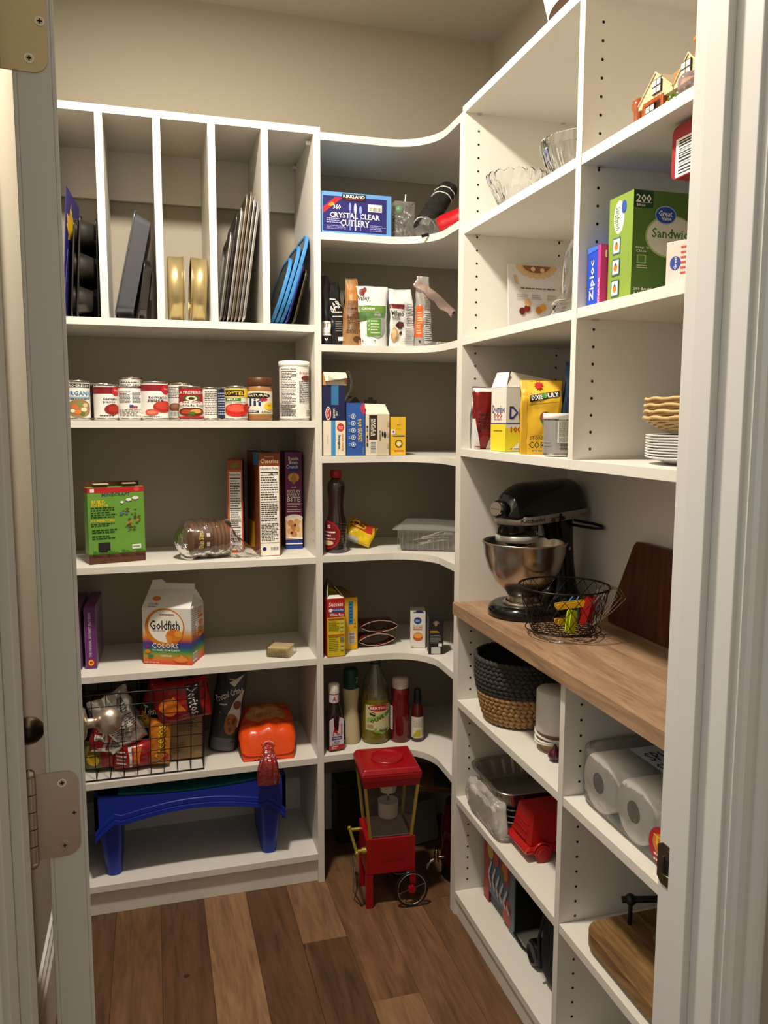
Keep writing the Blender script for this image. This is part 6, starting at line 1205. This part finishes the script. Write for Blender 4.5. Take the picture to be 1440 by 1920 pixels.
gl=[('r',0,0,1,1,C(128,154,60)),('e',.42,.80,.22,.155,C(222,218,206)),('t','Sandwich',.38,.79,.22,.18,C(60,110,40),-90),('t','Bags',.26,.79,.08,.08,C(60,110,40),-90),('e',.62,.88,.10,.06,C(40,80,160))]+[x for v in (.53,.33,.13) for x in (('r',.20,v-.075,.52,v+.085,C(60,100,110)),('r',.23,v-.06,.49,v+.07,C(206,214,214)),('e',.36,v,.08,.035,ORG),('e',.36,v+.03,.04,.015,C(60,90,110)))]
q=carton('sandwich_bag_box','large green sandwich bag box with a 200 count corner','box',(.8000,1.2460),r3,0,.165,.075,.182,(74,118,40),{'F':gf,'L':gl,'T':[('r',0,0,1,1,C(50,80,30))]})
carton('zipper_bag_box','blue zipper bag box with a pink stripe, left of the green box','box',(.7865,1.3230),r3,0,.17,.046,.106,(30,70,190),{'L':[('r',.80,0,1,1,C(206,50,130)),('t','Ziploc',.40,.44,.68,.40,WH,90),('t','SNACK',.90,.25,.44,.10,WH,90),('p',[(.0,.9),(.8,.94),(.8,1),(0,1)],C(60,110,220))],'F':[('r',0,0,1,1,C(206,50,130)),('t','SNACK',.5,.5,.6,.2,WH),('t','100',.15,.85,.2,.12,WH)],'T':[('r',0,0,1,1,C(40,80,200))]})
carton('tea_box','small white and red box leaning in front of the green box','box',(.7960,1.0750),r3,24,.050,.045,.066,(222,206,196),{'F':[('l',.1,.1,.9,.9,8,C(180,120,110)),('r',0,0,.2,1,C(190,60,50))],'L':[('e',.35,.5,.2,.16,C(40,70,150)),('t','Great',.35,.5,.3,.1,WH,90),('l',.55,.2,.75,.9,6,C(196,60,50)),('r',.85,0,1,1,C(206,190,180))]})
carton('red_pack','red pack with a white bar code panel, lying on top of the green box','box',(.8150,1.0950),r3+.1828,6,.10,.060,.070,(150,22,30),{'L':[('b',.30,.02,1.0,.70,False)],'F':[('l',.2,.3,.8,.6,3,WH)]}) if False else None
q=thing('red_pack','red package with a white bar code, above the green box near the door jamb','package',(.835,1.120,r3+.1695),0)
b=B(); b.prism(rr2(-.150,.032,0,.080,.012),-.030,.030,M('dark_red_card',(150,24,32),.45,var=.05),T=TX); b.build('carton',q)
b=B(); prt(b,lambda u,v,o:(-.0301-o,.030-.175*u,.080*v),[('b',.05,.02,.42,.74,False)]); b.build('printed_label',q)
carton('brown_box','plain brown box behind the door jamb carrying the red package','box',(.8100,.9750),r3,0,.07,.10,.168,(110,78,52),{'F':[('r',.05,.9,.95,.92,C(80,54,34))]})
# R4 bay 2: paper plates holders
WK=M('wicker',(196,164,112),.7,var=.25,scale=80,bump=.4)
q=thing('foam_tray_stack','stack of white ridged foam plates under the wicker holders','plates',(.932,1.160,r4),0)
b=B()
for k in range(9): b.lathe([(.085,.0005+k*.0052),(.118,.010+k*.0046),(.124,.012+k*.0046),(.124,.0135+k*.0046),(.117,.0125+k*.0046)],C(222,220,216),40,None,False)
b.lathe([(0,.002),(.085,.001),(.090,.006),(.08,.045),(0,.045)],C(222,220,216),40,None,False)
o=b.build('plate',q); o['kind']='stuff'
for k in range(4):
    q=thing('wicker_plate_holder',['lowest woven wicker plate holder, resting on the white plates','second wicker plate holder from the bottom','third wicker plate holder from the bottom','topmost wicker plate holder in the stack'][k],'plate holder',(.932+.001*k,1.160,r4+.0545+k*.0105),k*7,'wicker plate holders')
    b=B()
    for j in range(8):
        v=j/7; r=.085+.043*v; z=.002+.022*v**1.5
        b.tube([((r)*math.cos(2*PI*i/60),(r)*math.sin(2*PI*i/60),z+.0008*(1 if (i+j)%4<2 else -1)) for i in range(60)],.0030,WK,5,True)
    b.lathe([(0,.001),(.085,.001),(.126,.022)],WK,30,None,False)
    o=b.build('weave',q); o['kind']='stuff'
# toilet rolls
TPR=M('tissue_paper',(226,222,214),.9,var=.03,scale=120,bump=.2)
q=thing('tissue_pack','plastic-wrapped pack of white paper rolls with a blue and white printed band','paper rolls',(.905,1.180,r6),0)
for i in range(3):
    for j in range(2):
        y=.115-.117*i; x=-.104+.104*j
        b=B(); T=Matrix.Translation((x,y,.0575))@Matrix.Rotation(R(90),4,'Y'); b.lathe([(.020,.0),(.052,.0),(.0568,.004),(.0568,.096),(.052,.100),(.020,.100),(.020,.0)],TPR,40,T,False); r_o=b.build('paper_roll',q)
        b=B(); b.lathe([(.0198,.0005),(.0198,.0995)],CARD,24,T,False); b.build('card_tube',r_o)
for i in range(2):
    b=B(); T=Matrix.Translation((-.104,.057-.117*i,.1585))@Matrix.Rotation(R(90),4,'Y'); b.lathe([(.020,0),(.050,0),(.0548,.004),(.0548,.20),(.05,.204),(.020,.204),(.02,0)],TPR,36,T,False); b.build('paper_roll',q) if False else None
PW2=clear('pack_film',gloss=.02,rough=.12,bump=.6,scale=30,body=.10,bodyc=(240,238,232))
b=B(); blob(b,.222,.372,.124,.02,31,PW2,44,12,pw=10); o=b.build('film_wrap',q)
b=B(); mp=lambda u,v,o:(-.050+.14*v,.10-.22*u,.1262+o)
prt(b,mp,[('r',0,.0,.62,.62,C(196,206,216)),('r',.0,.62,1,1,C(60,130,190)),('r',.62,.0,1,.62,C(90,150,200)),('t','SPLIT',.20,.32,.50,.17,K,90),('t','SHEETS',.42,.32,.58,.17,K,90)]); b.build('printed_band',q)
b=B(); mp=lambda u,v,o:(-.1125-o,-.060-.09*u,.004+.075*v); prt(b,mp,[('e',.5,.5,.48,.48,C(170,36,34)),('e',.5,.55,.36,.28,C(216,120,60)),('t','TRI',.42,.62,.5,.22,YEL),('l',.2,.1,.8,.35,2,WH)]); b.build('red_sticker',q)
# acacia board with black handle
q=thing('serving_board','thick rustic wooden serving board raised on hidden feet, rounded corner','board',(.895,1.150,r7+.012),0)
AC=wood('rustic_acacia',(84,58,34),(150,116,72),'Y',1.4,.5)
b=B(); b.prism(rr2(-.115,.125,-.175,.160,.045,8),0,.027,AC); b.build('board',q,bevel=.006)
for x,y in ((-.08,.12),(.08,.12),(-.08,-.13),(.08,-.13)): b=B(); b.cyl((x,y,-.0118),(x,y,.001),.010,BLACK,12); b.build('foot',q)
q=thing('black_stand','black metal stand with a knob and horizontal bar on the wooden board','stand',(.872,1.280,r7+.0400),0)
b=B(); b.cyl((0,0,0),(0,0,.042),.0045,BLACK,12); b.sph((0,0,.050),.0115,BLACK,16); b.cyl((-.016,.006,.049),(.066,-.030,.058),.0065,BLACK,14); b.build('stand',q)
q=thing('plastic_bag','clear crinkled plastic bag on the wooden serving board','bag',(.925,1.13,r7+.0400),0)
b=B(); blob(b,.13,.15,.085,.30,41,clear('thin_poly',gloss=.03,rough=.06,bump=.7,scale=50,body=.04,bodyc=(200,198,190)),34,16); b.build('film',q)
# top of the unit
q=thing('round_hamper','white fabric-banded round basket with a brown lining, tilted on top of the shelves','basket',(.900,1.515,2.1530)); q.rotation_euler=(R(-6),R(4),0)
b=B(); n=56
b.lathe([(.118,.012),(.140,.10),(.142,.125),(.137,.125),(.133,.10),(.114,.014)],C(222,216,208,.8),n,None,False); b.build('fabric_band',q)
b=B(); b.lathe([(0,.032),(.115,.032),(.1305,.10),(.134,.120)],C(96,80,70,.8),n,None,False); b.build('brown_lining',q)
b=B(); b.lathe([(0,.012),(.116,.012),(.118,.018),(0,.018)],C(110,92,78,.8),n,None,False); b.build('base',q)
